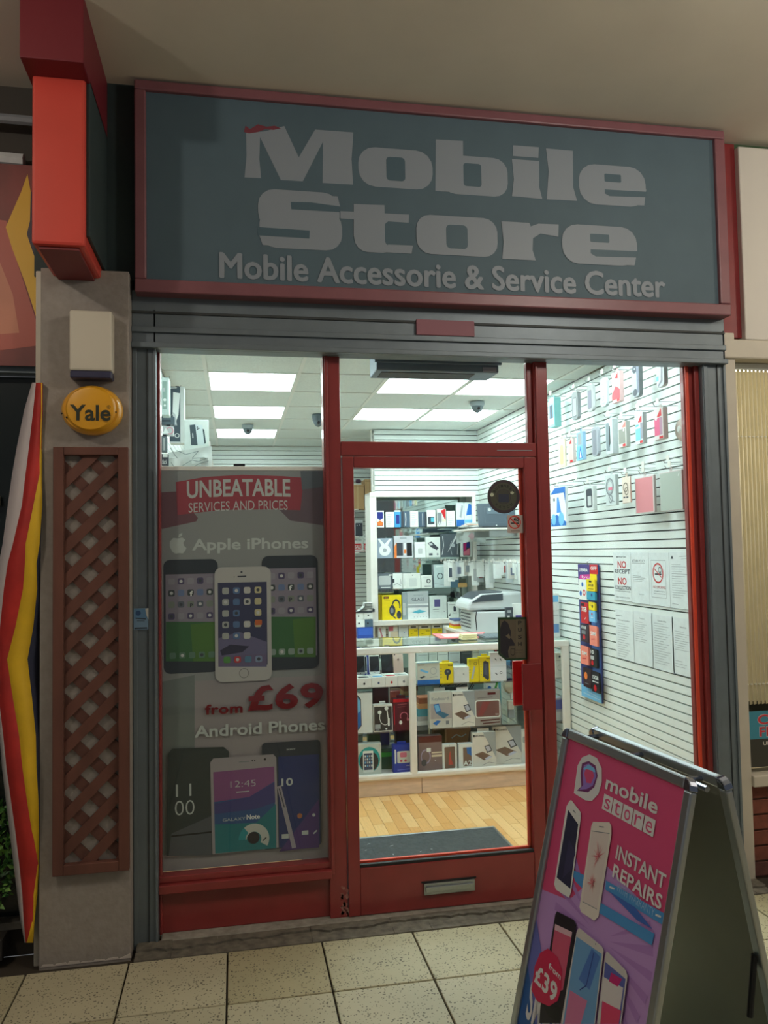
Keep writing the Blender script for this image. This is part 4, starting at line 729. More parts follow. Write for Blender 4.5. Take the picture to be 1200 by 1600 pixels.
# ================================================================ RIGHT WALL PRODUCTS
GR = {1: 'phone cases on the top row of the right wall', 2: 'phone cases on the middle row of the right wall', 3: 'accessories on the lower row of the right wall'}
def wallpack(row, px, art, body, lb, name='case_pack', cat='phone case', f=.65, off=.11, hookpx=None, thick=None, shape=None):
    x0, yt, x1, yb = px; Xf = XW - off
    xm = x0 + (x1 - x0) * f
    yfar = atx(x0, (yt + yb) / 2, Xf).y; ynear = atx(xm, (yt + yb) / 2, Xf).y
    t_ = max(.006, min(off - .01, at(x1, (yt + yb) / 2, ynear).x - Xf)) if thick is None else thick
    xc = (x0 + xm) / 2; z1 = atx(xc, yt, Xf).z; z0 = atx(xc, yb, Xf).z; w_ = yfar - ynear; h = z1 - z0
    t = thing(name, (Xf, (yfar + ynear) / 2, z0), lb, cat, GR[row])
    pl = Pl((0, w_ / 2, 0), (0, -1, 0), (0, 0, 1))
    if shape == 'round':
        k = w_ * .3; q = []
        for cx, cy, a0 in ((w_ - k, k, -90), (w_ - k, h - k, 0), (k, h - k, 90), (k, k, 180)): q += [pl.pt(cx + k * math.cos(math.radians(a0 + s)), cy + k * math.sin(math.radians(a0 + s))) for s in (0, 30, 60, 90)]
        MB().prism(q, (t_, 0, 0), cm(body)).obj('pouch', t, local=True, bev=.003)
    else: MB().box((0, -w_ / 2, 0), (t_, w_ / 2, h), cm(body)).obj('carton', t, local=True, bev=.002)
    if art: p = Print(pl, w=w_, h=h); p.run(art); p.obj('printed_front', t, True)
    yc = (yfar + ynear) / 2
    MB().box((t_ * .4, -.012, h), (t_ * .4 + .0015, .012, h + .022), CLEAR if shape else cm(body)).obj('hang_tab', t, local=True)
    hook(yc, z1 + .016, Xf - .02, row, lb)
    return t
HL = {1: 'top', 2: 'middle', 3: 'lower'}
def hook(y, z, X, row, lb=None):
    mb = MB().tube([(XW, y, z), (X, y, z - .004), (X - .008, y, z + .012)], .0024, hookm, 6)
    mb.tube([(XW, y, z + .02), (X + .02, y, z + .02)], .0018, hookm, 6).box((X + .016, y - .014, z + .008), (X + .018, y + .014, z + .034), m_wht)
    tag(mb.obj('display_hook'), ('hook of the ' + lb.replace(',', '').replace('at the far end', 'at far end').replace('nearest the window', 'nearest window').replace('phone case ', '').replace('screen protector', 'box').replace(' in the', ' of the')) if lb else 'empty chrome hook on the lower row of the right wall', 'hook', 'chrome hooks of the %s row on the right wall' % HL[row])
cphone = lambda c, c2='D': [('r', (.18, .1), (.82, .8), c, .2), ('r', (.24, .14), (.76, .76), c2, .15)]
wr_ = [('g', [(0, .8), (.6, 1), (1, .8), (1, .9), (.6, .7)], 'W'), ('g', [(.5, .85), (.95, 1), (.95, .72)], 'R'), ('r', (.6, .0), (.95, .08), 'R'), ('e', (.2, .7), .12, 'W')]
C_ = lambda x, y: (840 + x / 4.615, 540 + y / 4.615)
wallpack(1, (857, 622, 877, 668), cphone('A', 'D') + [('r', (.1, .1), (.9, .3), 'W')], (140, 206, 206), 'teal boxed phone holder at the far end of the top hanging row', f=.45)
wallpack(1, (893, 612, 908, 656), cphone('G', 'L'), 'S', 'silver phone case pouch, second in the top hanging row', shape='round')
wallpack(1, (917, 601, 931, 643), cphone('G', (130, 130, 150)), 'L', 'grey phone case pouch, third in the top hanging row', shape='round')
wallpack(1, (937.5, 590, 952, 636), cphone('S', 'L') + [('o', (.5, .3), .2, .3, 'G')], (190, 204, 206), 'clear phone case pouch with a grey ring, fourth in the top hanging row', shape='round')
wallpack(1, (956, 581, 975, 629), [('g', [(.1, 1), (.9, .95), (.9, .6), (.5, .75), (.1, .6)], 'W'), ('g', [(.4, .8), (.8, 1), (.8, .76)], 'R'), ('g', [(0, .3), (.5, .55), (1, .4), (1, .1), (0, .1)], (206, 60, 70)), ('r', (.6, .02), (.95, .1), 'R')], (226, 190, 190), 'red and white boxed screen protector in the top hanging row')
wallpack(1, (987, 566, 1005, 621), [('o', (.42, .82), .3, .75, 'D'), ('e', (.42, .14), .24, 'D', 1.2), ('r', (.66, .1), (.98, .9), (110, 116, 130), .3)], 'S', 'dark curved clear case pouch near the right end of the top row', shape='round')
wallpack(1, (1025, 562, 1044, 605), [('e', (.3, .85), .08, 'D'), ('r', (0, .25), (.3, .42), 'A'), ('g', [(.2, 0), (.8, .2), (.8, 1), (.66, 1), (.6, .25), (.2, .1)], (150, 150, 160))], (214, 222, 222), 'pale case pack with a blue patch, nearest the window in the top row', shape='round')
wallpack(2, (872.5, 687, 885.5, 730), [('r', (.25, .1), (.75, .8), (214, 200, 150), .3)], (226, 218, 192), 'cream pack with a gold phone case, far end of the middle row', f=.8)
wallpack(2, (887, 686, 900, 723), [('r', (.2, .1), (.8, .75), (214, 190, 186)), ('g', [(.3, .8), (.7, 1), (.8, .78)], 'R'), ('r', (.4, .0), (.9, .1), 'R')], (222, 206, 200), 'white and red boxed screen protector, second in the middle row')
wallpack(2, (901, 675, 916, 719), [('r', (.25, .55), (.8, .95), 'S'), ('r', (0, 0), (1, .5), 'A'), ('g', [(.3, .05), (.6, .5), (.9, .05)], 'B'), ('g', [(.45, .08), (.6, .35), (.75, .08)], 'W')], (150, 190, 220), 'light blue phone case box, third in the middle row')
wallpack(2, (924.5, 667, 938.6, 713), [('r', (.15, .05), (.85, .9), (130, 134, 144), .3)], (168, 174, 182), 'grey phone case pouch, fourth in the middle row', shape='round')
wallpack(2, (946, 655, 966, 710), [('g', [(.1, .1), (.6, .1), (.7, .5), (.5, .9), (.1, .9)], (120, 134, 140)), ('g', [(.5, .2), (.7, .3), (.7, .8), (.6, .8)], 'K')], (196, 206, 208), 'silver case box with a dark wavy shape in the middle row', f=.55)
wallpack(2, (966, 659, 985, 699), [('r', (.08, .15), (.9, .72), (140, 142, 132)), ('g', [(.5, .78), (.95, 1), (.95, .76)], (230, 120, 110)), ('r', (.55, .02), (.9, .12), 'R'), ('e', (.7, .66), .08, 'W')], (204, 206, 200), 'grey green boxed screen protector with coral corner, middle row')
wallpack(2, (992, 645, 1011, 694), [('r', (.1, .12), (.7, .5), 'A'), ('r', (.7, .15), (1, .66), (150, 150, 160)), ('g', [(.4, .7), (.9, .95), (.9, .68)], 'R'), ('r', (.6, .02), (.95, .1), 'R'), ('l', [(.1, .6), (.5, .6)], .01, 'C')], (214, 222, 224), 'white box with a sky blue panel and red corner, middle row')
wallpack(2, (1022, 638, 1044, 687), [('r', (.04, .14), (.62, .7), (214, 90, 130)), ('r', (.62, .14), (.9, .7), (170, 130, 150)), ('g', [(.3, .72), (.8, 1), (.85, .74)], 'R'), ('e', (.25, .7), .12, 'W'), ('r', (.55, .02), (.95, .1), 'R')], (214, 208, 206), 'pink and white boxed screen protector, nearest the window in the middle row')
wallpack(3, (860.6, 762, 888, 822), [('g', [(0, .2), (.4, .3), (1, .1), (1, 0), (0, 0)], 'B'), ('g', [(0, .85), (.3, 1), (1, 1), (1, .55), (.9, .85)], 'B'), ('g', [(.45, .75), (.55, .75), (.7, .35), (.4, .35)], (70, 140, 220)), ('e', (.2, .18), .15, 'A'), ('e', (.7, .18), .18, 'A'), ('r', (.2, .66), (.3, .74), 'D')], (226, 232, 234), 'blue and white electric brush box at the far end of the lower row', 'brush_box', 'box', f=.85)
wallpack(3, (912.6, 760, 933, 798), [('r', (.25, .12), (.9, .9), 'D', .2), ('r', (.4, .2), (.8, .6), 'L', .1)], (206, 214, 212), 'white box with a dark phone window and teal side, lower row', 'holder_box', 'box', f=.7)
wallpack(3, (946, 742, 967, 790), [('o', (.45, .62), .4, .2, 'G', 1.), ('o', (.45, .62), .3, .2, 'S'), ('l', [(.1, .5), (.5, .2), (.9, .1)], .005, 'G'), ('r', (.3, .5), (.7, .6), 'P'), ('o', (.5, .22), .2, .3, 'G')], (196, 206, 206), 'clear pack of coiled grey cable in the lower row', 'cable_pack', 'cable', f=.75)
wallpack(3, (972, 745, 987, 786), [('o', (.45, .6), .3, .25, (110, 104, 90)), ('o', (.55, .45), .24, .3, (120, 110, 96)), ('l', [(.15, .22), (.4, .22)], .008, 'D'), ('l', [(.5, .22), (.75, .22)], .008, 'D')], (226, 212, 198), 'beige earphone card in the lower row', 'earphone_card', 'earphones', f=.85)
wallpack(3, (992, 744, 1026, 802), [('r', (.06, .03), (.95, .96), (216, 140, 146))], (214, 208, 206), 'pink tablet folder in a clear sleeve, lower row', 'tablet_folder', 'folder', f=.88, off=.08)
wallpack(3, (1031, 736, 1069, 798), [('r', (.03, .02), (.96, .97), (172, 182, 172)), ('l', [(.85, .85), (.9, .92)], .004, 'W')], (200, 190, 188), 'grey green tablet folder in a clear sleeve, nearest the window', 'tablet_folder', 'folder', f=.92, off=.08)
for x, y in ((903, 752), (1008, 731), (1047, 722)):
    q = atx(x, y, XW - .06); hook(q.y, q.z, XW - .09, 3)
# SIM card rack
RX = XW - .02; pr_ = RWall(RX)
a = pr_.uv(906, 1092); b = pr_.uv(938, 884); b0 = pr_.uv(938, 1096)
U0, U1 = pr_.uv(906, 985)[0], pr_.uv(937, 985)[0]; Zb, Zt = pr_.uv(922, 1092)[1], pr_.uv(922, 882)[1]
rk = thing('sim_card_rack', (RX, -(U0 + U1) / 2, Zb), 'tall narrow blue and purple rack strip of sim card packs on the right wall', 'card rack')
w_ = U1 - U0; h = Zt - Zb; rp = Pl((RX, -U0, Zb), (0, -1, 0), (0, 0, 1))
MB().prism([rp.pt(0, 0, -.012), rp.pt(w_, 0, -.012), rp.pt(w_, h, -.012), rp.pt(0, h, -.012)], rp.N * .012, cm((60, 70, 130))).obj('backing_strip', rk, bev=.002)
Print(rp, w=w_, h=h).run([('r', (0, .86), (.6, 1), (70, 60, 130)), ('t', 'LEBARA', (.06, .945), (.5, .97), 'W', 1), ('r', (.6, .93), (1, 1), 'R'), ('t', 'GIFF', (.65, .96), (.95, .985), 'W', 1), ('g', [(.05, .87), (.8, .89), (.8, .93), (.1, .92)], (210, 60, 150)), ('t', 'lyca', (.2, .89), (.7, .915), 'W'), ('r', (0, 0), (1, .09), 'A'), ('l', [(.3, .05), (.8, .04)], .002, 'W'), ('l', [(.1, .03), (.9, .02)], .002, 'W'), ('r', (.62, .09), (1, .6), (90, 130, 200)), ('r', (.62, .88), (.95, .93), 'Y')]).obj('printed_front', rk)
MB().tube([rp.pt(w_ * .5, h - .01, .0), rp.pt(w_ * .5, h + .02, .002), rp.pt(w_ * .55, h + .03, -.015)], .002, hookm, 6).obj('wire_hanger', rk)
D_ = lambda x, y: (840 + x / 4.444, 840 + y / 4.444)
cards = [((285, 290, 338, 430), 'W', [('e', (.5, .75), .13, 'B'), ('e', (.25, .3), .15, 'B'), ('e', (.7, .35), .18, 'R'), ('e', (.7, .35), .1, 'W')], 'white sim pack with three blue and red discs'),
         ((338, 290, 398, 372), 'Y', [('t', '20GB', (.2, .4), (.8, .62), 'K', 1), ('l', [(.2, .2), (.8, .2)], .003, 'K'), ('r', (.3, .75), (.6, .9), 'K')], 'yellow sim pack with black figures, upper right'), ((340, 376, 398, 432), (60, 160, 190), [('e', (.6, .6), .2, 'N')], 'turquoise sim pack'),
         ((300, 450, 350, 595), 'R', [('t', '7GB', (.1, .55), (.8, .78), 'W', 1), ('r', (.05, .82), (.5, .95), 'K'), ('l', [(.5, .2), (.7, .3)], .004, 'W')], 'red sim pack with white figures'), ((354, 448, 396, 505), 'Y', [('e', (.6, .5), .2, 'K'), ('l', [(.15, .6), (.4, .6)], .004, 'K')], 'small yellow sim pack'), ((356, 508, 398, 585), 'A', [('e', (.5, .7), .12, 'R'), ('l', [(.3, .4), (.7, .4)], .004, 'W')], 'pale blue sim pack'),
         ((300, 604, 354, 725), (60, 44, 54), [('t', '15GB', (.05, .75), (.7, .92), 'W', 1), ('r', (.1, .45), (.6, .65), 'G'), ('e', (.4, .28), .15, 'R')], 'dark sim pack with a red disc'), ((360, 612, 412, 750), (240, 140, 120), [('t', 'SIM', (.15, .5), (.8, .7), 'W', 1), ('l', [(.2, .3), (.7, .35)], .006, 'R')], 'coral sim pack, upper of two'),
         ((298, 752, 352, 880), (240, 140, 120), [('t', 'SIM', (.15, .5), (.8, .7), 'W', 1), ('l', [(.2, .3), (.7, .35)], .006, 'R')], 'coral sim pack, lower of two'), ((362, 770, 410, 900), (40, 44, 44), [('t', '10', (.1, .7), (.6, .9), 'W', 1), ('r', (.05, .4), (.6, .6), 'L'), ('e', (.35, .22), .16, 'R')], 'black sim pack with a red disc'),
         ((316, 905, 370, 1040), (60, 44, 46), [('e', (.35, .58), .2, 'O'), ('l', [(.2, .2), (.7, .2)], .004, 'G')], 'dark brown sim pack with an orange disc'), ((376, 930, 426, 1075), (36, 36, 40), [('t', '15GB', (.1, .62), (.9, .8), 'W', 1), ('l', [(.1, .5), (.9, .5)], .006, 'W'), ('e', (.45, .2), .2, 'R')], 'black sim pack lettered 15GB, lowest')]
for i, ((x0, y0, x1, y1), c, art, lb) in enumerate(cards):
    n = .02 + .006 * (i % 3); q0 = Pl(rp.o + rp.N * n, rp.U, rp.V); ua = q0.uv(*D_(x0, (y0 + y1) / 2))[0]; ub = q0.uv(*D_(x1, (y0 + y1) / 2))[0]; xm = (x0 + x1) / 2; va = q0.uv(*D_(xm, y1))[1]; vb = q0.uv(*D_(xm, y0))[1]
    t = thing('sim_pack', q0.pt((ua + ub) / 2, va), lb + ' on the rack strip', 'packet', 'sim packs on the rack strip'); o_ = q0.pt(ua, va); W2, H2 = ub - ua, vb - va; pl = Pl(o_ - t.location, q0.U, q0.V)
    mb = MB()
    for k in range(3): mb.prism([pl.pt(0 + .002 * k, 0, -.004 * k - .003), pl.pt(W2 + .002 * k, 0, -.004 * k - .003), pl.pt(W2 + .002 * k, H2 - .003 * k, -.004 * k - .003), pl.pt(.002 * k, H2 - .003 * k, -.004 * k - .003)], pl.N * .002, cm(c))
    mb.obj('card_stack', t, local=True)
    Print(pl, w=W2, h=H2, n0=-.0006).run(art).obj('printed_front', t, True)
# papers on the wall
Pw = RWall(XW - .004)
GPp = 'paper notices taped to the right wall'
def notice(tl, br, trz, art, lb):
    x0, y0 = D_(*tl); x1, y1 = D_(*br)
    ym = (y0 + y1) / 2; u0 = Pw.uv(x0, ym)[0]; u1 = Pw.uv(x1, ym)[0]; xm = (x0 + x1) / 2
    q0 = Pw.uv(xm, (y0 + D_(0, trz)[1]) / 2); q1 = Pw.uv(xm, y1)
    z1 = Pw.uv(x0, y0)[1]; z0 = Pw.uv(x0, D_(0, trz)[1])[1]
    t = thing('paper_notice', Pw.pt((u0 + u1) / 2, z0), lb, 'paper notice', GPp); pl = Pl((0, (u1 - u0) / 2, 0), (0, -1, 0), (0, 0, 1))
    MB().prism([pl.pt(0, 0, -.001), pl.pt(u1 - u0, 0, -.001), pl.pt(u1 - u0, z1 - z0, -.001), pl.pt(0, z1 - z0, -.001)], pl.N * .001, cm((222, 230, 230))).obj('paper_sheet', t, local=True)
    Print(pl, w=u1 - u0, h=z1 - z0, n0=.0003).run([('o', (.5, .5), .0, 0, 'L')][:0] + [('l', [(.995, 0), (.995, 1)], .002, 'G'), ('l', [(0, .004), (1, .004)], .002, 'G')] + art).obj('printed_text', t, True)
body = lambda y1, y0, n, x1=.85, x0=.12: [('l', [(x0, y1 - (y1 - y0) * i / n), (x0 + (x1 - x0) * (.6 + .4 * ((i * 5) % 7) / 6), y1 - (y1 - y0) * i / n)], .0016, (120, 128, 132)) for i in range(n + 1)]
nosm = [('o', (.45, .62), .26, .16, (200, 60, 60)), ('l', [(.3, .6), (.62, .6)], .008, 'D'), ('l', [(.28, .7), (.62, .54)], .006, (200, 60, 60)), ('o', (.55, .68), .08, .3, 'D')]
notice((528, 102), (650, 445), 432, [('t', 'IMPORTANT INFO', (.2, .89), (.75, .915), 'D', 1), ('t', 'NO', (.26, .67), (.74, .82), (206, 60, 60), 1), ('t', 'RECEIPT', (.08, .56), (.94, .65), 'D', 1), ('t', 'NO', (.26, .33), (.74, .48), (206, 60, 60), 1), ('t', 'COLLECTION', (.08, .23), (.96, .31), 'D', 1), ('t', 'OF GOODS OR REPAIR PHONES', (.1, .185), (.94, .21), 'D'), ('t', 'THANK YOU FOR YOUR CUSTOM', (.12, .06), (.9, .085), 'D')], 'paper notice reading NO RECEIPT NO COLLECTION in red and black')
notice((650, 104), (775, 465), 452, [('t', 'RETURN POLICY', (.08, .81), (.8, .86), 'G'), ('l', [(.08, .79), (.8, .79)], .002, 'G')] + body(.54, .44, 3) + [('t', 'Thank you', (.4, .17), (.7, .2), 'G')], 'paper notice headed RETURN POLICY')
notice((775, 106), (918, 485), 468, [('l', [(.12, .16), (.12, .86), (.82, .86), (.82, .16), (.12, .16)], .002, 'G')] + nosm + [('t', 'NO SMOKING', (.2, .33), (.8, .38), (190, 70, 80)), ('t', 'It is against the law to', (.25, .26), (.75, .29), 'D'), ('t', 'smoke in these premises', (.22, .22), (.78, .245), 'D')], 'paper NO SMOKING notice with a red crossed cigarette')
notice((918, 100), (1063, 505), 488, [('g', [(.08, .88), (.16, .94), (.22, .88)], 'D'), ('l', [(.5, .92), (.9, .93)], .0016, 'G'), ('l', [(.6, .88), (.9, .89)], .0016, 'G')] + body(.78, .2, 14) + [('l', [(.1, .08), (.4, .08)], .002, 'G')], 'dense typed letter at the right end of the upper notice row')
notice((544, 498), (670, 858), 832, [('l', [(.05, .88), (.4, .88)], .003, 'D'), ('t', 'Terms and Conditions', (.15, .78), (.8, .81), 'D')] + body(.72, .06, 14, .78), 'typed sheet with a bold heading at the left end of the lower notice row')
notice((668, 508), (800, 902), 868, [('t', 'Notice', (.35, .86), (.6, .89), 'G')] + body(.8, .44, 9, .75), 'half filled typed sheet, second in the lower notice row')
notice((796, 530), (945, 942), 905, [('t', 'Customer notice', (.3, .88), (.7, .91), 'D')] + body(.84, .12, 16), 'fully typed sheet, third in the lower notice row')
notice((938, 552), (1083, 975), 940, [('t', 'Notice', (.4, .83), (.7, .86), 'D')] + body(.76, .44, 8) + body(.24, .14, 2, .7), 'typed sheet with wide gaps at the right end of the lower notice row')
# suction disc near the window
t = thing('wall_disc', atx(1064, 671, 2.15), 'round beige plastic disc on the right wall beside the window frame', 'disc'); q = atx(1064, 671, 2.2)
MB().lathe((2.24, q.y, q.z), (-1, 0, 0), [(.03, 0), (.05, .02), (.058, .034), (.05, .044), (.03, .05)], cm((212, 196, 186)), 24).obj('disc_shell', t, smooth=True)
MB().lathe((2.19, q.y, q.z), (-1, 0, 0), [(.02, 0), (.012, .006)], cm('W'), 16).obj('centre_button', t)
# ================================================================ LEFT WALL PRODUCTS
GL2 = 'goods hanging at the left side of the shop'
def lpack(px, Y, d, body, art, lb, name='hanging_pack', cat='packet', hk=True):
    lb0 = lb.split(',')[0]
    x0, yt, x1, yb = px; a = at(x0, (yt + yb) / 2, Y); b = at(x1, (yt + yb) / 2, Y); z1 = at((x0 + x1) / 2, yt, Y).z; z0 = at((x0 + x1) / 2, yb, Y).z
    w_ = b.x - a.x; h = z1 - z0; t = thing(name, ((a.x + b.x) / 2, Y, z0), lb, cat, GL2)
    MB().box((-w_ / 2, 0, 0), (w_ / 2, d, h), cm(body)).obj('carton', t, local=True, bev=.002)
    if art: Print(Pl((-w_ / 2, 0, 0), (1, 0, 0), (0, 0, 1)), w=w_, h=h).run(art).obj('printed_front', t, True)
    if hk:
        xe = t.location.x; y = Y + d / 2; mb = MB().tube([(XL, y, z1 + .006), (xe + .01, y, z1 + .004), (xe + .02, y, z1 + .016)], .0024, hookm, 6).box((xe - .01, y - .006, z1 - .004), (xe + .01, y + .006, z1 + .012), cm('K'))
        tag(mb.obj('display_hook'), 'metal hook of the ' + lb0, 'hook', 'hooks on the left slatwall')
    return t
lpack((252, 590, 264, 648), .75, .10, (206, 222, 218), [('r', (.15, .15), (.7, .9), (150, 176, 166)), ('e', (.45, .4), .2, 'W'), ('e', (.45, .25), .15, 'W'), ('r', (.2, .62), (.5, .72), 'L')], 'pale green and white narrow pack high on the left')
lpack((265, 604, 288, 692), 1.15, .10, (206, 212, 208), [('r', (0, 0), (.72, 1), (70, 84, 92)), ('g', [(.25, .9), (.72, .88), (.6, .5), (.4, .35), (.2, .5)], 'W'), ('g', [(.2, .55), (.4, .5), (.5, .3), (.3, .35)], 'L'), ('o', (.5, .13), .16, .25, 'W'), ('r', (0, .0), (.7, .02), 'L'), ('l', [(.02, .97), (.5, .98)], .006, 'L')], 'tall dark charger pack picturing white cables, left of the window')
lpack((252, 651, 273, 664), .9, .05, (86, 100, 108), [('l', [(.05, .5), (.7, .5)], .01, 'D')], 'slate coloured can shaped pack on the left')
lpack((254, 666, 271, 680), .85, .05, 'L', [('o', (.65, .5), .4, .2, 'P'), ('g', [(0, .2), (.3, .8), (.6, .2)], 'W')], 'clear pack with a pink and white ring on the left')
lpack((252, 682, 261, 706), .6, .04, (112, 126, 130), [('l', [(.5, .1), (.5, .9)], .008, 'L')], 'grey canister pack at the left edge of the window')
lpack((252, 709, 263, 727), .6, .04, 'D', [('t', 'black', (.15, .1), (.8, .5), 'W'), ('r', (.2, .7), (.9, 1), 'W')], 'small black and white pack just above the poster', hk=False)
# white display board with phone picture, and wrapped sheet
YP = .75
a = at(288, 697, YP); b = at(326, 656, YP); t = thing('display_board', (a.x, YP, a.z), 'white board picturing a silver phone beside its dark box, in the left window', 'board')
low = at(330, 735, YP).z
mb = MB().box((a.x, YP, low - .25), (b.x, YP + .02, b.z), cm((226, 236, 230))); mb.obj('board', t, bev=.002)
p = Print(Front(YP), True); E_ = lambda x, y: (240 + x / 8, 560 + y / 8)
p.g([E_(450, 835), E_(520, 825), E_(550, 1085), E_(470, 1085)], (80, 94, 100)); p.g([E_(520, 825), E_(610, 835), E_(640, 1078), E_(550, 1085)], (216, 230, 230)); p.g([E_(612, 880), E_(632, 890), E_(655, 1060), E_(636, 1070)], (60, 76, 82))
for q in ((545, 860), (565, 875), (548, 885)): p.e(E_(*q), 1.1, 'D')
p.l([E_(488, 935), E_(492, 995)], .006, 'L'); p.obj('printed_phone', t)
a = at(262, 735, YP - .06); b = at(331, 694, YP - .06); t = thing('wrapped_sheet', (a.x, YP - .06, a.z - .2), 'creased clear plastic wrapping over white sheets, above the poster', 'wrapping')
mb = MB(); q = []
for i in range(12):
    for j in range(7):
        z = a.z - .06 + (b.z - a.z + .05) * j / 6 - (.035 * (11 - i) / 11 if j > 4 else 0); q.append((a.x + (b.x - a.x) * i / 11, YP - .06 + random.uniform(-.012, .012), z))
mb.add(q, [(i * 7 + j, i * 7 + 7 + j, i * 7 + 8 + j, i * 7 + j + 1) for i in range(11) for j in range(6)], M('cloudy_film_white', (222, 230, 224), .12)); mb.obj('film', t, smooth=True, fix=False)
p = Print(Front(YP - .075), True)
for pts in ([(290, 1150), (400, 1200), (560, 1160), (480, 1250), (640, 1240)], [(360, 1340), (480, 1270), (560, 1290), (660, 1250)], [(480, 1370), (560, 1320), (690, 1280)], [(210, 1120), (260, 1200), (300, 1250)], [(220, 1300), (270, 1380)]): p.l([E_(*k) for k in pts], .003, (130, 146, 144))
p.obj('crease_lines', t)
a = at(326, 690, YP - .02); b = at(333, 727, YP - .02); MB().prism([(a.x, YP - .02, a.z), (a.x + .008, YP - .02, a.z), (b.x + .012, YP - .02, b.z - .1), (b.x, YP - .02, b.z - .1)], (0, .02, 0), m_wht).obj('board_edge_strip', t)
# ================================================================ CAMERAS, AIR CURTAIN
def dome(px, lb, dark, zc=ZC, R=.05):
    q = atz(px[0], px[1], zc); t = thing('security_camera', (q.x, q.y, zc), lb, 'security camera', 'dome cameras on the shop ceiling')
    m1 = M('camera_base_dark', (90, 106, 114), .4) if dark else M('camera_base', (150, 162, 166), .4)
    MB().lathe((q.x, q.y, zc), (0, 0, -1), [(R, 0), (R * 1.02, .018), (R * .9, .034 if not dark else .05)], m1, 24).obj('camera_base', t, smooth=True)
    k = .03 if not dark else .045
    MB().lathe((q.x, q.y, zc - k), (0, 0, -1), [(R * .82, 0), (R * .78, .02), (R * .58, .038), (R * .3, .05), (.004, .054)], M('smoked_dome', (96, 108, 114), .08), 24).obj('dome_window', t, smooth=True)
    MB().lathe((q.x, q.y - R * .5, zc - k - .02), (0, -1, -.4), [(.012, 0), (.012, .016), (.009, .02)], cm('K'), 12).obj('lens', t)
dome((387, 664), 'grey dome camera in front of the farthest left light panel', False); dome((497, 648), 'darker dome camera on a taller base beside the red mullion', True); dome((745.5, 628), 'dome camera seen through the transom window', False, R=.055)
ac = thing('door_heater', (.93, .2, 2.44), 'long grey heater box mounted over the door, seen through the transom', 'heater')
ma = M('heater_shell', (104, 124, 138), .4)
a = at(588, 565, .09); b = at(776, 567, .09)
boxes(ac, 'heater_body', ma, ((a.x, .09, 2.42), (b.x + .01, .27, 2.52)), bev=.006); boxes(ac, 'front_flange', ma, ((a.x - .01, .075, 2.455), (b.x + .02, .09, 2.47)), bev=.002); boxes(ac, 'air_grille', m_groove, ((a.x + .03, .12, 2.417), (b.x - .1, .24, 2.421)), bev=0)
boxes(ac, 'control_box', M('heater_control', (150, 150, 160), .4), ((b.x - .07, .082, 2.425), (b.x - .005, .09, 2.445)), bev=.001)
# ================================================================ STICKERS
t = thing('round_sticker', at(787, 776, .005), 'dark round window sticker on the door glass reading BUSINESS WATCH', 'sticker')
p = Print(Pl((0, .0050, 0), (1, 0, 0), (0, 0, 1)), True, n0=.0001); c = (787, 776)
p.e(c, 26.5, (66, 56, 62), n=40); p.o(c, 21.5, .45, (74, 76, 64), n=36); p.e(c, 11, (70, 70, 62)); p.r((779, 785), (795, 772), (52, 58, 74))
cu = p.c(c); rd = p.rad(c, 17)
for k, ch in enumerate('BUSINESS'):
    an = math.radians(150 - k * 120 / 7); vs, f_ = textmesh(ch, 1); s_ = .013
    q = [((x - .5) * s_ * .8, (y - .5) * s_) for x, y in vs]; ro = an - math.pi / 2
    p.raw([(cu[0] + rd * math.cos(an) + x * math.cos(ro) - y * math.sin(ro), cu[1] + rd * math.sin(an) + x * math.sin(ro) + y * math.cos(ro)) for x, y in q], f_, (40, 44, 40))
for k, ch in enumerate('WATCH'):
    an = math.radians(225 + k * 90 / 4); vs, f_ = textmesh(ch, 1); s_ = .013
    q = [((x - .5) * s_ * .8, (y - .5) * s_) for x, y in vs]; ro = an + math.pi / 2
    p.raw([(cu[0] + rd * math.cos(an) + x * math.cos(ro) - y * math.sin(ro), cu[1] + rd * math.sin(an) + x * math.sin(ro) + y * math.cos(ro)) for x, y in q], f_, (40, 44, 40))
p.e((768.5, 773), 3, (190, 196, 170), 1.1, 7); p.e((800, 770), 2.6, (170, 176, 150), 1.3, 5); p.obj('sticker_face', t)
t = thing('no_smoking_sticker', at(804, 830, .005), 'square no smoking sticker with a red ring at the door glass edge', 'sticker')
p = Print(Pl((0, .0048, 0), (1, 0, 0), (0, 0, 1)), True, n0=.0001); p.r((793, 833), (817, 805), (180, 168, 162)); c = (804, 816)
p.l([(798, 817.5), (811, 817.5)], .006, 'K'); p.l([(803, 813), (805, 811), (808, 813), (811, 815)], .004, 'K'); p.o((806.5, 811.5), 3, .35, 'K', 1.4); p.o(c, 10.5, .17, (196, 50, 36)); p.l([(797, 809.5), (811, 823)], .006, (196, 50, 36)); p.l([(798, 829.5), (812, 829.5)], .003, (120, 110, 104)); p.obj('sticker_face', t)
t = thing('push_sticker', at(800, 1031, -.002), 'dark green edged door sticker with a silhouette, reading PUSH', 'sticker')
p = Print(Pl((0, .0046, 0), (1, 0, 0), (0, 0, 1)), True, n0=.0001)
G_ = lambda x, y: (690 + x / 8, 870 + y / 8)
p.g([G_(700, 755), G_(1066, 752), G_(1072, 1285), G_(800, 1292), G_(708, 1220)], (40, 66, 42)); p.g([G_(728, 785), G_(1050, 782), G_(1050, 1265), G_(815, 1270), G_(732, 1205)], (96, 88, 74))
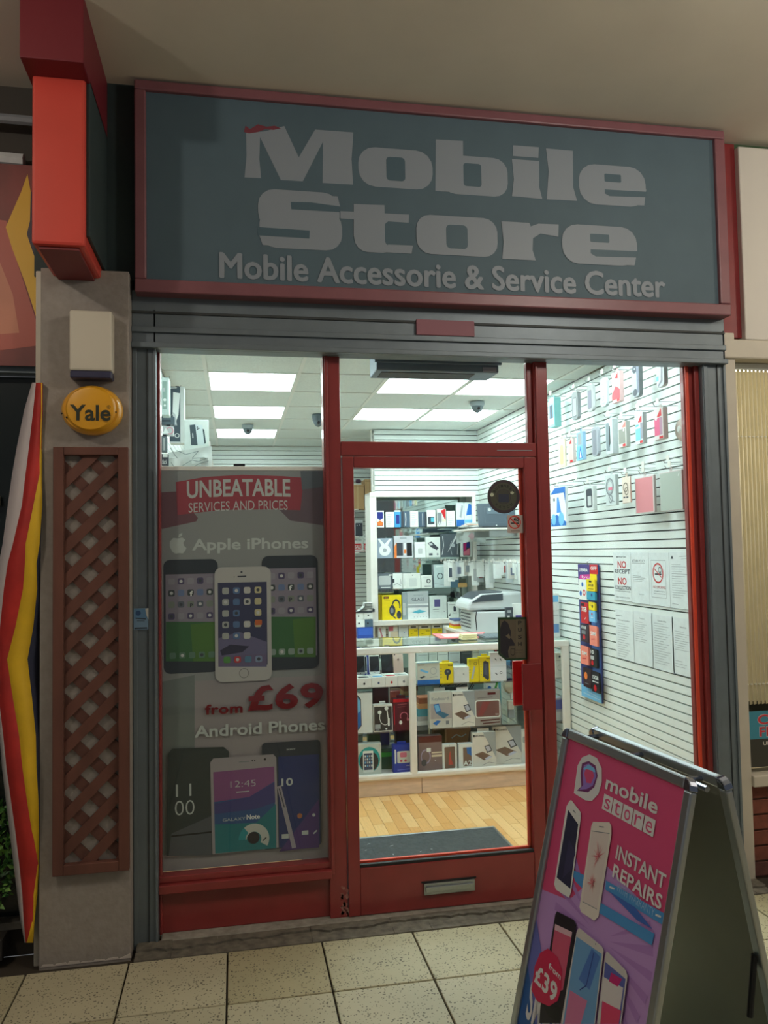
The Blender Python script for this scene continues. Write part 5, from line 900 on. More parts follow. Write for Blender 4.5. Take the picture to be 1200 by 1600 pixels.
p.g([G_(790, 795), G_(830, 830), G_(870, 940), G_(860, 1000), G_(910, 1080), G_(915, 1110), G_(850, 1115), G_(830, 1180), G_(840, 1262), G_(800, 1262), G_(734, 1200), G_(730, 900), G_(755, 820)], (48, 46, 52)); p.g([G_(800, 990), G_(840, 960), G_(862, 1010), G_(848, 1030)], (110, 100, 84)); p.g([G_(930, 780), G_(1050, 780), G_(1050, 1262), G_(930, 1262)], (104, 96, 80))
for i, ch in enumerate('PUSH'): p.t(ch, G_(955, 850 + 88 * i), G_(1000, 800 + 88 * i), (40, 40, 42), 1)
p.l([G_(866, 1150), G_(866, 1215), G_(890, 1235), G_(912, 1215), G_(912, 1150), G_(866, 1150)], .003, (52, 50, 48)); p.t('Lloyd', G_(925, 1180), G_(1010, 1155), (60, 58, 54)); p.t('for more', G_(925, 1205), G_(1010, 1190), (60, 58, 54)); p.obj('sticker_face', t)
t = thing('frame_sticker', at(220, 985, -.058), 'small pale blue sticker on the left grey shutter guide', 'sticker')
p = Print(Pl((0, -.0585, 0), (1, 0, 0), (0, 0, 1)), True, n0=.0001); p.r((209, 984), (231.5, 950), (120, 150, 176)); p.r((210, 967), (230, 951), (100, 140, 176)); p.e((216, 958), 4, (60, 90, 130)); p.l([(212, 966), (228, 967)], .004, (50, 60, 70)); p.l([(214, 970), (226, 970)], .003, (80, 90, 100)); p.r((210, 983), (230, 980), (70, 76, 84)); p.g([(227, 951), (232, 950), (232, 968), (229, 962)], (200, 200, 190)); p.obj('sticker_face', t)
# ================================================================ WINDOW POSTER
po = thing('window_poster', (.05, .047, .27), 'tall grey phone advert filling the lower left window, with phones and prices', 'poster')
YP = .047; pp = Front(YP); a = pp.uv(252, 1340); x1 = .398; z1 = pp.uv(380, 733)[1]
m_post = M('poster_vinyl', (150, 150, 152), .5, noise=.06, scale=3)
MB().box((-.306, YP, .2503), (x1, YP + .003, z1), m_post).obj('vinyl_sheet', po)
MB().box((-.306, YP - .002, z1 - .006), (x1, YP + .006, z1 + .012), m_wht).obj('top_batten', po, bev=.001)
MB().box((.0, YP + .002, z1 + .014), (.05, YP + .012, z1 + .024), cm('K')).obj('clip', po)
p = Print(pp, True, n0=.0004)
H_ = lambda x, y: (240 + x / 3.75, 720 + y / 3.75); I_ = lambda x, y: (240 + x / 3.75, 1060 + y / 3.75)
def xy(*q): return [H_(*k) for k in q]
def iy(*q): return [I_(*k) for k in q]
RD = (158, 72, 82); LT = (190, 200, 198)
p.r(H_(45, 1345), H_(1010, 60), (146, 152, 152)); p.r(I_(45, 1055), I_(1020, -20), (156, 152, 154)); p.g(iy((45, 20), (240, -20), (240, 1000), (45, 1040)), (120, 130, 128))  # darker left area paints the window's reflections into the print
p.g(xy((45, 185), (135, 180), (260, 335), (250, 355), (45, 400)), (118, 84, 92)); p.g(xy((740, 290), (880, 130), (1005, 150), (1005, 380), (800, 350)), (108, 96, 104))
p.g(xy((130, 125), (300, 95), (520, 82), (760, 90), (880, 100), (860, 290), (700, 285), (400, 288), (140, 318)), RD)
p.g(xy((860, 60), (1005, 50), (1005, 150), (870, 170)), (100, 112, 120))
def arc_text(txt, px0, px1, ybl, yto, col, bold, sag):
    a_ = p.c(H_(px0, ybl[0])); b_ = p.c(H_(px1, yto[1])); vs, f_ = textmesh(txt, bold); u0, u1 = a_[0], b_[0]
    vb0, vb1 = p.c(H_(px0, ybl[0]))[1], p.c(H_(px1, ybl[1]))[1]; vt0, vt1 = p.c(H_(px0, yto[0]))[1], p.c(H_(px1, yto[1]))[1]
    p.raw([(u0 + (u1 - u0) * x, (vb0 + (vb1 - vb0) * x) * (1 - y) + (vt0 + (vt1 - vt0) * x) * y + sag * (1 - (2 * x - 1) ** 2)) for x, y in vs], f_, col)
arc_text('UNBEATABLE', 195, 800, (222, 212), (120, 108), LT, 1, .006); arc_text('SERVICES AND PRICES', 205, 785, (304, 288), (248, 232), LT, 0, .004)
p.t('Apple iPhones', H_(226, 545), H_(905, 448), LT, 1)
# fruit emblem
q = [(145, 455), (115, 452), (95, 475), (95, 505), (112, 535), (130, 545), (150, 540), (172, 543), (188, 522), (193, 510), (178, 498), (174, 480), (186, 462), (168, 450)]; p.g(xy(*q), LT); p.g(xy((146, 448), (150, 430), (168, 422), (166, 440)), LT)
SC = {0: (150, 150, 166)}
def icons(x0, y0, dx, dy, nx, ny, s_, cols, f=H_, skip=()):
    for j in range(ny):
        for i in range(nx):
            if (i, j) in skip: continue
            k = cols[(i * 3 + j * 5) % len(cols)]; c = f(x0 + dx * i, y0 + dy * j - i * 2); p.r((c[0] - s_, c[1] + s_), (c[0] + s_, c[1] - s_), k, .25)
            if (i + j) % 2: p.e(c, s_ * .5, ((200, 204, 204), (70, 78, 84))[(i + j) % 3 == 0])
def bigphone(x0, y0, x1, y1, sx0, sy0, sx1, sy1):
    p.r(H_(x0, y1), H_(x1, y0), (58, 66, 72), .12); p.r(H_(sx0, sy1), H_(sx1, sy0), (140, 136, 150))
    p.g(xy((sx0, sy0 + (sy1 - sy0) * .55), (sx1, sy0 + (sy1 - sy0) * .55), (sx1, sy1), (sx0, sy1)), (66, 110, 70)); p.g(xy((sx0 + (sx1 - sx0) * .5, sy0 + (sy1 - sy0) * .58), (sx1, sy0 + (sy1 - sy0) * .55), (sx1, sy1), (sx0 + (sx1 - sx0) * .55, sy1)), (84, 124, 62))
ic = [(150, 150, 160), (96, 104, 116), (110, 130, 170), (84, 80, 110), (130, 140, 130), (70, 80, 80)]
bigphone(60, 575, 376, 1250, 72, 660, 362, 1175); icons(105, 708, 56, 68, 5, 4, 5, ic); icons(112, 1142, 57, 60, 5, 1, 5, [(96, 130, 110), (140, 160, 150), (80, 110, 150)])
p.t('f', H_(212, 792), H_(232, 762), 'W', 1); p.t('P', H_(214, 858), H_(230, 836), 'D', 1)
bigphone(640, 552, 960, 1228, 680, 625, 950, 1150); icons(693, 676, 56, 68, 5, 4, 5, ic); icons(697, 1120, 55, 60, 5, 1, 5, [(140, 160, 150), (96, 130, 110), (80, 110, 150)]); p.t('f', H_(792, 760), H_(812, 728), 'W', 1); p.t('P', H_(795, 825), H_(811, 800), 'D', 1)
p.r(H_(362, 1298), H_(686, 618), (182, 184, 182), .13); p.r(H_(380, 1205), H_(662, 708), (66, 70, 98)); p.g(xy((380, 1040), (500, 1000), (662, 1060), (662, 1205), (380, 1205)), (110, 108, 140)); p.g(xy((390, 1110), (450, 1075), (560, 1085), (520, 1120), (400, 1140)), (60, 60, 80))
p.e(H_(515, 652), 1.6, 'D'); p.l([H_(492, 678), H_(542, 676)], .006, 'D'); p.e(H_(472, 680), .8, 'D'); p.o(H_(530, 1243), 7.6, .09, (90, 90, 88)); p.r(H_(380, 1205), H_(662, 1130), (112, 104, 134))
icons(422, 762, 63, 66, 4, 5, 5.2, [(170, 176, 172), (196, 198, 192), (120, 160, 120), (90, 120, 160), (196, 190, 150)], skip=((2, 2), (3, 4))); icons(430, 1165, 62, 60, 4, 1, 5.2, [(90, 150, 80), (130, 150, 180), (84, 130, 160), (190, 70, 70)]); p.r(H_(594, 962), H_(634, 930), (206, 110, 60), .2)
p.t('from', I_(302, 212), I_(522, 140), (124, 36, 42), 2); p.t('£69', I_(552, 192), I_(992, 18), (124, 36, 42), 2)
p.t('Android Phones', I_(240, 345), I_(1000, 232), LT, 1)
# lower phones
p.g(iy((75, 1035), (85, 440), (110, 408), (410, 398), (442, 425), (442, 1005), (340, 1030)), (56, 66, 66)); p.g(iy((105, 905), (340, 800), (340, 1030), (90, 1035)), (86, 92, 98)); p.g(iy((105, 915), (340, 890), (340, 900), (105, 925)), 'K')
p.t('11', I_(132, 690), I_(222, 612), LT, 3); p.t('00', I_(126, 800), I_(240, 706), LT, 3)
p.r(I_(640, 1000), I_(975, 355), (56, 64, 74), .06); p.r(I_(735, 985), I_(968, 440), (50, 62, 112)); p.g(iy((735, 1010), (968, 700), (968, 985), (840, 995)), (84, 64, 120)); p.t('10', I_(748, 628), I_(815, 578), LT, 1); p.e(I_(855, 800), 4, (176, 110, 70)); p.r(I_(868, 912), I_(905, 885), LT); p.r(I_(750, 935), I_(790, 905), LT)
p.t('SONY', I_(778, 418), I_(830, 405), LT, 1); p.l([I_(935, 905), I_(955, 885)], .006, LT); p.e(I_(937, 795), 2.5, LT)
p.g(iy((345, 1025), (332, 490), (350, 465), (700, 440), (718, 460), (732, 985)), (160, 156, 160)); p.g(iy((362, 1020), (350, 545), (705, 512), (718, 988)), (56, 90, 140)); p.g(iy((351, 600), (350, 545), (705, 512), (707, 600), (560, 690), (355, 720)), (136, 84, 134)); p.g(iy((359, 850), (600, 840), (716, 730), (718, 988), (362, 1020)), (44, 124, 132)); p.g(iy((355, 730), (560, 690), (707, 605), (712, 720), (600, 760), (358, 790)), (72, 72, 130))
p.t('12:45', I_(450, 636), I_(598, 588), LT, 3); p.t('GALAXY', I_(405, 834), I_(538, 806), LT, 0); p.t('Note', I_(545, 822), I_(622, 788), 'W', 1); p.l([I_(485, 662), I_(560, 656)], .004, LT); p.e(I_(652, 470), 1.8, 'K'); p.e(I_(578, 478), 1, 'K'); p.e(I_(592, 477), 1, 'K'); p.l([I_(500, 486), I_(562, 482)], .004, 'G')
p.o(I_(588, 935), 24, .52, (190, 196, 190), 1., 24, -30, 180); p.o(I_(588, 935), 24, .45, (44, 150, 160), 1., 10, 130, 180); p.e(I_(585, 928), 9.5, (46, 44, 50)); p.l([I_(640, 945), I_(660, 925)], .005, 'K')
p.g(iy((722, 630), (745, 620), (835, 985), (810, 990)), (160, 156, 166)); p.l([I_(735, 640), I_(765, 750)], .004, 'D')
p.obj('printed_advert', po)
# ================================================================ PILLAR THINGS
yp = -.14
ab = thing('alarm_box', at(142, 588, yp), 'white rectangular alarm box with dark blue base strip on the grey pillar', 'alarm box')
a = Front(yp - .07).uv(108, 590); b = Front(yp - .07).uv(175, 486)
MB().box((a[0], yp - .07, a[1] + .03), (b[0], yp, b[1]), M('alarm_white', (202, 194, 176), .45)).obj('cover', ab, bev=.008); MB().box((a[0] + .002, yp - .069, a[1]), (b[0] - .002, yp, a[1] + .03), M('alarm_navy', (48, 48, 76), .4)).obj('base_strip', ab, bev=.006)
yd = thing('alarm_siren', at(143, 680, yp), 'round yellow siren cover lettered Yale on the grey pillar', 'alarm')
c0 = at(146, 643, yp); my = M('siren_yellow', (226, 162, 30), .35, coat=.3)
MB().lathe(c0, (0, -1, 0), [(.098, 0), (.100, .02), (.097, .04), (.09, .055)], my, 40, 1.18, (1, 0, 0)).obj('siren_rim', yd, smooth=True)
MB().lathe(c0 + Vector((0, -.052, 0)), (0, -1, 0), [(.092, 0), (.089, .012), (.083, .02), (.06, .024), (.02, .026)], my, 40, 1.06, (1, 0, 0)).obj('siren_face', yd, smooth=True)
p = Print(Front(yp - .0785), True); p.t('Yale', (109, 657), (173, 633), (52, 56, 44), 1); p.o((170, 636), 2.8, .2, (80, 76, 50)); p.t('R', (169, 637.5), (171.5, 634.5), (80, 76, 50)); p.obj('lettering', yd)
mb = MB()
for q in ((96.5, 646), (104, 652), (181, 644)): c = at(q[0], q[1], yp - .06); mb.lathe(c, (0, -1, 0), [(.004, 0), (.003, .004)], cm('K'), 8)
mb.obj('screws', yd)
# trellis
tr = thing('wooden_trellis', at(140, 1370, yp), 'narrow brown wooden diamond trellis with frame fixed to the grey pillar', 'trellis')
mwd = M('brown_stained_wood', (104, 64, 52), .7, noise=.25, scale=14, stretch=(1, 1, .2), bump=.1); mwd2 = M('brown_stained_wood_dark', (94, 58, 48), .7, noise=.25, scale=14, bump=.1)
yf = yp - .034; TX0 = Front(yf).uv(82, 1000)[0]; TX1 = Front(yf).uv(201, 1000)[0]; TZ0 = Front(yf).uv(90, 1370)[1]; TZ1 = Front(yf).uv(90, 698)[1]; fw = .040
for n, q0, q1 in (('frame_batten', (TX0, yf, TZ0), (TX0 + fw, yp - .001, TZ1)), ('frame_batten', (TX1 - fw, yf, TZ0), (TX1, yp - .001, TZ1)), ('frame_batten', (TX0 + fw, yf, TZ0), (TX1 - fw, yp - .001, TZ0 + fw)), ('frame_batten', (TX0 + fw, yf, TZ1 - fw * .8), (TX1 - fw, yp - .001, TZ1))):
    MB().box(q0, q1, mwd).obj(n, tr, bev=.003)
def clip(poly, x0, x1, z0, z1):
    for ax, lim, sg in ((0, x0, 1), (0, x1, -1), (1, z0, 1), (1, z1, -1)):
        out = []
        for i in range(len(poly)):
            a, b = poly[i - 1], poly[i]; ia, ib = (a[ax] - lim) * sg >= 0, (b[ax] - lim) * sg >= 0
            if ia != ib: t = (lim - a[ax]) / (b[ax] - a[ax]); out.append((a[0] + (b[0] - a[0]) * t, a[1] + (b[1] - a[1]) * t))
            if ib: out.append(b)
        poly = out
        if not poly: return []
    return poly
hc = Front(yp - .01).uv(113, 820); hc2 = Front(yp - .01).uv(140, 846)
pz = abs(Front(yp).uv(113, 820)[1] - Front(yp).uv(113, 1027)[1]) / 4; pxx = 2 * (hc2[0] - hc[0])
for dirn in (1, -1):
    for k in range(-16, 17):
        # slat centre line passes midway between hole centres
        cx, cz = hc[0], hc[1] + (k + .5) * pz
        v = Vector((pxx, dirn * pz)).normalized(); n = Vector((-v.y, v.x)); ww = .0205
        q = [Vector((cx, cz)) + v * s1 + n * s2 for s1, s2 in ((-2, -ww), (2, -ww), (2, ww), (-2, ww))]
        q = clip([tuple(i) for i in q], TX0 + fw - .002, TX1 - fw + .002, TZ0 + fw - .002, TZ1 - fw * .8 + .002)
        if len(q) < 3: continue
        yy = yp - .0175 if dirn > 0 else yp - .009
        MB().prism([(x, yy, z) for x, z in q], (0, .0085, 0), mwd if dirn > 0 else mwd2).obj('lattice_slat', tr)
# ================================================================ LEFT NEIGHBOUR
ln = struct('window_4')
m_dk = M('dark_window_film', (26, 34, 34), .2)
boxes(ln, 'dark_pane', m_dk, ((-3.2, .04, .12), (-.79, .05, 2.34)), bev=0); boxes(ln, 'head_bar', m_grey, ((-3.2, -.02, 2.345), (-.79, .06, 2.40))); boxes(ln, 'cross_bar', m_cream, ((-3.2, .0, 1.80), (-.95, .04, 1.84)))
boxes(ln, 'sill', M('dark_sill', (92, 88, 80), .7), ((-3.2, -.02, .10), (-.79, .08, .13))); boxes(ln, 'plinth', M('dark_plinth', (60, 54, 46), .9), ((-3.2, .02, -.02), (-.79, .08, .10)))
boxes(ln, 'upper_wall', M('dark_grey_wall', (70, 66, 60), .9), ((-3.2, .03, 2.40), (-.76, .1, 3.61)))
MB().tube([(-2.6, -.02, 3.30), (-.85, -.02, 3.24)], .03, cm('L')).tube([(-2.6, -.05, 3.42), (-.8, -.05, 3.40)], .02, cm('G')).obj('pipe_run', ln, smooth=True)
ub = thing('banner', (-1.4, -.05, 2.42), 'orange and red printed banner with a yellow wave edge, upper left behind the red box', 'banner')
Yb = -.05; fb = Front(Yb); zt = fb.uv(40, 258)[1]; zb = fb.uv(40, 572)[1]; xr = fb.uv(70, 500)[0]; Qr = fb.uv(0, 300)[0] - 1.0
MB().box((Qr, Yb, zb), (xr, Yb + .004, zt), M('banner_maroon', (120, 52, 46), .5, noise=.35, scale=4)).obj('banner_sheet', ub)
p = Print(fb, True); left = lambda y: (-140, y)
p.g([(-100, 330), (10, 345), (22, 395), (40, 450), (56, 500), (60, 540), (-100, 560)], (176, 96, 84)); p.g([(-100, 400), (0, 410), (20, 460), (30, 520), (-100, 530)], (196, 130, 104))
yw = [(43, 272), (33, 300), (9, 355), (19, 388), (40, 444), (55, 490), (61, 520), (62, 540), (69, 546), (70, 540), (70, 470), (58, 440), (59, 416), (50, 390), (42, 366), (47, 345), (48, 300)]
for i in range(8): p.g([yw[i], yw[i + 1], yw[len(yw) - 2 - i], yw[len(yw) - 1 - i]], (214, 172, 60))
p.g([(48, 300), (60, 300), (70, 300), (70, 468), (58, 438), (59, 416), (50, 390), (42, 366), (47, 345)], (66, 56, 70)); p.obj('printed_wave', ub)
mb = MB()
for q in ((65, 455), (66, 566)): c = at(q[0], q[1], Yb - .002); mb.lathe(c, (0, -1, 0), [(.013, 0), (.013, .004), (.007, .005), (.006, .001)], M('eyelet_metal', (222, 218, 206), .3, .6), 16)
mb.obj('eyelet', ub, smooth=False)
fb_ = thing('hanging_flag', (-.9, -.12, .15), 'tall slanting cloth flag with white, red, yellow and navy bands, left of the pillar', 'flag')
J = [(598, 50, 58, 66, 66), (640, 38, 54, 66, 66), (700, 26, 50, 60, 66), (740, 19, 44, 63, 66), (790, 12, 34, 54, 66), (850, 4, 20, 44, 63), (880, 0, 18, 42, 58), (920, -4, 24, 50, 58), (980, -6, 16, 47, 54), (1030, -7, 10, 43, 46), (1090, -6, 18, 42, 54), (1150, -4, 29, 58, 56), (1200, 0, 34, 58, 60), (1250, 6, 40, 60, 61), (1300, 12, 50, 62, 62), (1350, 20, 59, 61, 61), (1400, 27, 52, 59, 60), (1440, 32, 35, 38, 57), (1473, 38, 40, 42, 52)]
J = [(598, 50, 56, 66, 66), (640, 38, 52, 66, 66), (700, 26, 45, 64, 66), (740, 19, 40, 62, 66), (790, 12, 34, 52, 66), (850, 4, 20, 40, 62), (880, -2, 12, 39, 57), (920, -6, 6, 36, 58), (980, -8, 0, 24, 52), (1030, -8, -4, 11, 43), (1090, -6, -2, 20, 50), (1150, -1, 5, 30, 56), (1200, 3, 10, 35, 57), (1250, 9, 17, 42, 60), (1300, 15, 24, 50, 61), (1350, 21, 30, 59, 61), (1400, 27, 35, 52, 58), (1440, 32, 37, 50, 54), (1473, 38, 40, 42, 52)]
m_b = [M('flag_white', (196, 186, 186), .7), M('flag_red', (190, 44, 38), .6, noise=.3, scale=7), M('flag_yellow', (226, 182, 30), .6, noise=.12, scale=9), M('flag_navy', (40, 44, 66), .7)]
mb = MB(); vs = []; fs_ = [[], [], [], []]
rows = []
for i, (y, a, b, c, d) in enumerate(J):
    e = max(d, 64) if y < 1350 else d
    rows.append([(a, y), (b, y), (c, y), (max(c, d), y), (max(e, c), y)])
for i, r_ in enumerate(rows):
    for k, q in enumerate(r_):
        Yq = -.12 - .05 * math.sin(k * .8) + .015 * math.sin(i * .9); v = at(q[0], q[1], Yq); vs.append(v)
n = 5
cols = [0, 1, 2, 3]
for k in range(4):
    f = [(i * n + k, (i + 1) * n + k, (i + 1) * n + k + 1, i * n + k + 1) for i in range(len(rows) - 1)]
    mb.add(vs, f, m_b[k])
o = mb.obj('cloth', fb_, smooth=True, fix=False); so = o.modifiers.new('thick', 'SOLIDIFY'); so.thickness = .004
mb = MB().tube([at(66, 592, -.09), at(60, 1478, -.09)], .006, m_grey); mb.obj('flag_pole', fb_)
# shrub at lower left
sh = thing('leafy_shrub', (-1.15, -.2, .13), 'green leafy shrub in the window at the lower left edge', 'plant'); random.seed(21)
lm = [M('leaf_%s' % n, c, .5) for n, c in (('bright', (120, 170, 80)), ('mid', (76, 130, 58)), ('dark', (40, 84, 38)))]
mb = MB()
for k in range(1900):
    while True:
        q = Vector((random.uniform(-1, 1), random.uniform(-1, 1), random.uniform(-1, 1)))
        if q.length < 1: break
    c = Vector((-1.12, -.02, .42)) + Vector((q.x * .29, q.y * .06 - .03, q.z * .33)); u = Vector([random.gauss(0, 1) for _ in range(3)]).normalized(); v = u.orthogonal().normalized(); L = random.uniform(.012, .022)
    mb.add([c - u * L, c + v * L * .45, c + u * L, c - v * L * .45], [(0, 1, 2, 3)], lm[random.randrange(3)])
tag(mb.obj('foliage', sh, fix=False), kind='stuff')
mb = MB()
for k in range(7): mb.tube([(-1.15 + .02 * k, -.03, .13), (-1.2 + .035 * k, -.04, .3), (-1.26 + .05 * k, -.05, .6)], .004, cm((70, 56, 40)), 5)
mb.obj('stems', sh); boxes(sh, 'trough', M('dark_trough', (50, 46, 42), .8), ((-1.45, -.1, .02), (-.9, .015, .10)))
# ================================================================ RIGHT NEIGHBOUR
rn = struct('wall_front'); X0 = 2.37
boxes(rn, 'fascia_board', M('pale_fascia', (206, 200, 190), .5), ((2.47, -.04, 2.585), (5.5, .1, 3.555)), bev=.006); boxes(rn, 'shadow_gap', M('dark_green_gap', (56, 78, 50), .8), ((2.42, .0, 3.555), (5.5, .1, 3.61)), bev=0)
boxes(rn, 'frame_post', m_cream, ((2.34, -.03, -.02), (2.415, .08, 2.62)), bev=.005); boxes(rn, 'head_rail', m_cream, ((2.34, -.045, 2.49), (5.5, .08, 2.585)), bev=.008); boxes(rn, 'sill_rail', m_cream, ((2.415, -.045, .43), (5.5, .08, .485)), bev=.006)
rw = struct('window_5'); boxes(rw, 'glass_pane', GLASS, ((2.415, .01, .485), (4.2, .016, 2.49)), bev=0); boxes(rw, 'room_shell', M('neighbour_room', (190, 182, 160), .9), ((2.415, 1.5, .1), (5.5, 1.55, 2.9)), ((2.38, .1, .1), (2.415, 1.5, 2.9)), ((5.4, .1, .1), (5.5, 1.5, 2.9)), ((2.4, .1, 2.8), (5.5, 1.5, 2.9)), ((2.4, .1, .0), (5.5, 1.5, .1)), bev=0)
lamp('neighbour_room_lamp', 'POINT', (3.1, .8, 2.2), 30, (1, .93, .78), .1)
boxes(rw, 'dim_interior_sheet', M('dim_interior', (66, 70, 60), .8), ((2.42, .12, .485), (4.2, .13, .80)), bev=0)  # dark sheet stands in for the dim room below the blind
vb = thing('vertical_blind', (2.9, .06, .8), 'cream vertical blind of narrow slats in the right neighbour window', 'blind'); mb = MB()
mbl = M('blind_fabric', (226, 218, 192), .7); mbl.node_tree.nodes['Principled BSDF'].inputs['Transmission Weight'].default_value = .0
nt_ = mbl.node_tree; tl__ = nt_.nodes.new('ShaderNodeBsdfTranslucent'); tl__.inputs[0].default_value = lin((228, 220, 190)) + (1,); ms_ = nt_.nodes.new('ShaderNodeMixShader'); ms_.inputs[0].default_value = .5; nt_.links.new(nt_.nodes['Principled BSDF'].outputs[0], ms_.inputs[1]); nt_.links.new(tl__.outputs[0], ms_.inputs[2]); nt_.links.new(ms_.outputs[0], nt_.nodes['Material Output'].inputs[0])
for k in range(60): x = 2.43 + k * .022; mb.prism([(x, .05, .80), (x + .0225, .062, .80), (x + .0235, .060, .80), (x + .001, .048, .80)], (0, 0, 1.66), mbl)
tag(mb.obj('slats', vb), kind='stuff'); mb = MB()
for k in range(60):
    for z in (2.12, .90): mb.box((2.434 + k * .022, .040, z - .003), (2.444 + k * .022, .047, z + .003), m_wht)
mb.obj('bead_chain', vb); boxes(vb, 'blind_headrail', m_wht, ((2.42, .04, 2.455), (3.8, .08, 2.488)))
wpz = thing('window_notice', (2.6, .008, .52), 'blue topped window notice with red letters in the neighbour window, cut by the photo edge', 'poster')
fq = Front(.006); a = fq.uv(1168, 1200); b = fq.uv(1168, 1112)
boxes(wpz, 'notice_sheet', M('notice_dark', (62, 60, 52), .5), ((a[0], .006, a[1] + .0), (a[0] + .42, .009, b[1])), bev=0)
p = Print(fq, True, n0=.0003); p.px = False; K_ = lambda x, y: fq.uv(1040 + x / 5.33, 1000 + y / 5.33)
p.r(K_(685, 830), (a[0] + .42, b[1]), (70, 140, 160)); p.px = False
c0_ = K_(768, 705); c1_ = K_(830, 620); hgt = c1_[1] - c0_[1]
p.t('COFFEE', (c0_[0] - .002, c0_[1] - .002), (c0_[0] + .322, c1_[1] + .002), (220, 190, 190), 2); p.t('COFFEE', (c0_[0], c0_[1]), (c0_[0] + .32, c1_[1]), (196, 60, 66), 1)
c2_ = K_(785, 805); c3_ = K_(785, 725); p.t('FROM £1', (c2_[0] - .002, c2_[1] - .002), (c2_[0] + .292, c3_[1] + .002), (220, 190, 190), 2); p.t('FROM £1', c2_, (c2_[0] + .29, c3_[1]), (196, 60, 66), 1)
c4_ = K_(812, 876); c5_ = K_(812, 846); p.t('UNTIL 5PM', c4_, (c4_[0] + .16, c5_[1]), (220, 214, 200), 1); p.obj('printed_notice', wpz)
bw = struct('wall_front'); boxes(bw, 'mortar_bed', M('brick_mortar', (120, 92, 76), .95, bump=.3), ((2.42, .012, -.02), (5.5, .1, .43)), bev=0)
mbk = [M('brick_%s' % n, c, .85, noise=.25, scale=25, bump=.3) for n, c in (('a', (110, 62, 50)), ('b', (124, 68, 52)), ('c', (98, 58, 50)))]
bk = {}
for r_ in range(6):
    for c_ in range(14):
        x = 2.42 + .215 * c_ - (.107 if r_ % 2 else 0); xa = max(x, 2.42)
        if xa != x: MB().box((xa, 0, .0 + .073 * r_), (x + .205, .04, .064 + .073 * r_), mbk[1]).obj('brick', bw, bev=.002); continue
        k = random.randrange(3)
        if k not in bk: bk[k] = MB().box((0, 0, 0), (.205, .04, .064), mbk[k]).obj('brick', bw, local=True, bev=.002); o = bk[k]
        else: o = copy(bk[k], bw)
        o.location = (x, random.uniform(-.003, .002), .073 * r_)
# ================================================================ DOORMAT
dm = thing('door_mat', (.95, .62, 0), 'dark grey ribbed entrance mat with pale metal edging just inside the door', 'mat')
MB().box((.33, .10, 0), (1.425, .915, .008), M('mat_pile', (62, 68, 70), .95, noise=.3, scale=60, bump=.5)).obj('mat_pile', dm)
boxes(dm, 'edge_strip', m_alu, ((.33, .915, 0), (1.44, .93, .011))); boxes(dm, 'edge_strip', m_alu, ((1.425, .10, 0), (1.44, .915, .011)))
random.seed(8); mb = MB()
for k in range(16): x, y = random.uniform(.5, 1.38), random.uniform(.2, .85); a = random.uniform(0, 3); d = Vector((math.cos(a), math.sin(a), 0)) * random.uniform(.003, .012); n = Vector((-d.y, d.x, 0)).normalized() * .0015; c = Vector((x, y, .0085)); mb.poly([c - d - n, c + d - n, c + d + n, c - d + n], cm('L'))
mb.obj('lint_specks', dm, fix=False)
# ================================================================ A-BOARD
TL = Vector((1.058, -1.02, 1.0)); du = Vector((.1017, -.9948, 0)).normalized(); nn = Vector((-.9948, -.1017, 0)); Wb = .645
tl_ = .237; L_ = .995 / math.cos(tl_)
abd = thing('pavement_sign', (1.2, -1.35, 0), 'silver framed pavement board with a pink phone repair poster, standing on the paving', 'sign')
m_sil = M('anodised_silver', (176, 182, 186), .3, .85, noise=.06, scale=8); m_chr = M('chrome_corner', (150, 158, 176), .12, 1.); m_bk = M('board_back_panel', (128, 130, 116), .45, .3, noise=.06, scale=6)
def board(o_, U, sgn, tilt, front):
    up = (Vector((0, 0, math.cos(tilt))) - sgn * nn * math.sin(tilt)); top = o_; bot = top - up * L_
    pl = Pl(bot, U, up) ; N = pl.N if front else -pl.N
    def bar(u0, v0, u1, v1, name, m=m_sil, t0=-.012, t1=.008, bev=.005):
        q = [pl.pt(u0, v0) + N * t0, pl.pt(u1, v0) + N * t0, pl.pt(u1, v1) + N * t0, pl.pt(u0, v1) + N * t0]
        return MB().prism(q, N * (t1 - t0), m).obj(name, abd if name.endswith('panel') else par, bev=bev)
    f_ = .03; par = None
    par = bar(f_ * .7, f_ * .7, Wb - f_ * .7, L_ - f_ * .7, 'front_panel' if front else 'rear_panel', m_bk, -.008, -.004, 0)
    bar(0, 0, f_, L_ - f_, 'frame_bar'); bar(Wb - f_, 0, Wb, L_ - f_, 'frame_bar'); bar(f_, 0, Wb - f_, f_, 'frame_bar'); bar(f_, L_ - f_, Wb - f_, L_, 'frame_bar')
    for u in (0, Wb):
        s_ = 1 if u == 0 else -1; q = [(0, 0)] + [(f_ * 1.02 * math.cos(math.radians(a)), f_ * 1.02 * math.sin(math.radians(a))) for a in (90, 110, 130, 150, 170, 180)]
        cx = u + s_ * f_; cz = L_ - f_
        MB().prism([pl.pt(cx, cz) + N * -.014] + [pl.pt(cx + s_ * q_[0], cz + q_[1]) + N * -.014 for q_ in q[1:]], N * .025, m_chr).obj('corner_cap', par, bev=.003)
    return pl, N, par
pl, N, pnl = board(TL, du, 1, tl_, True)
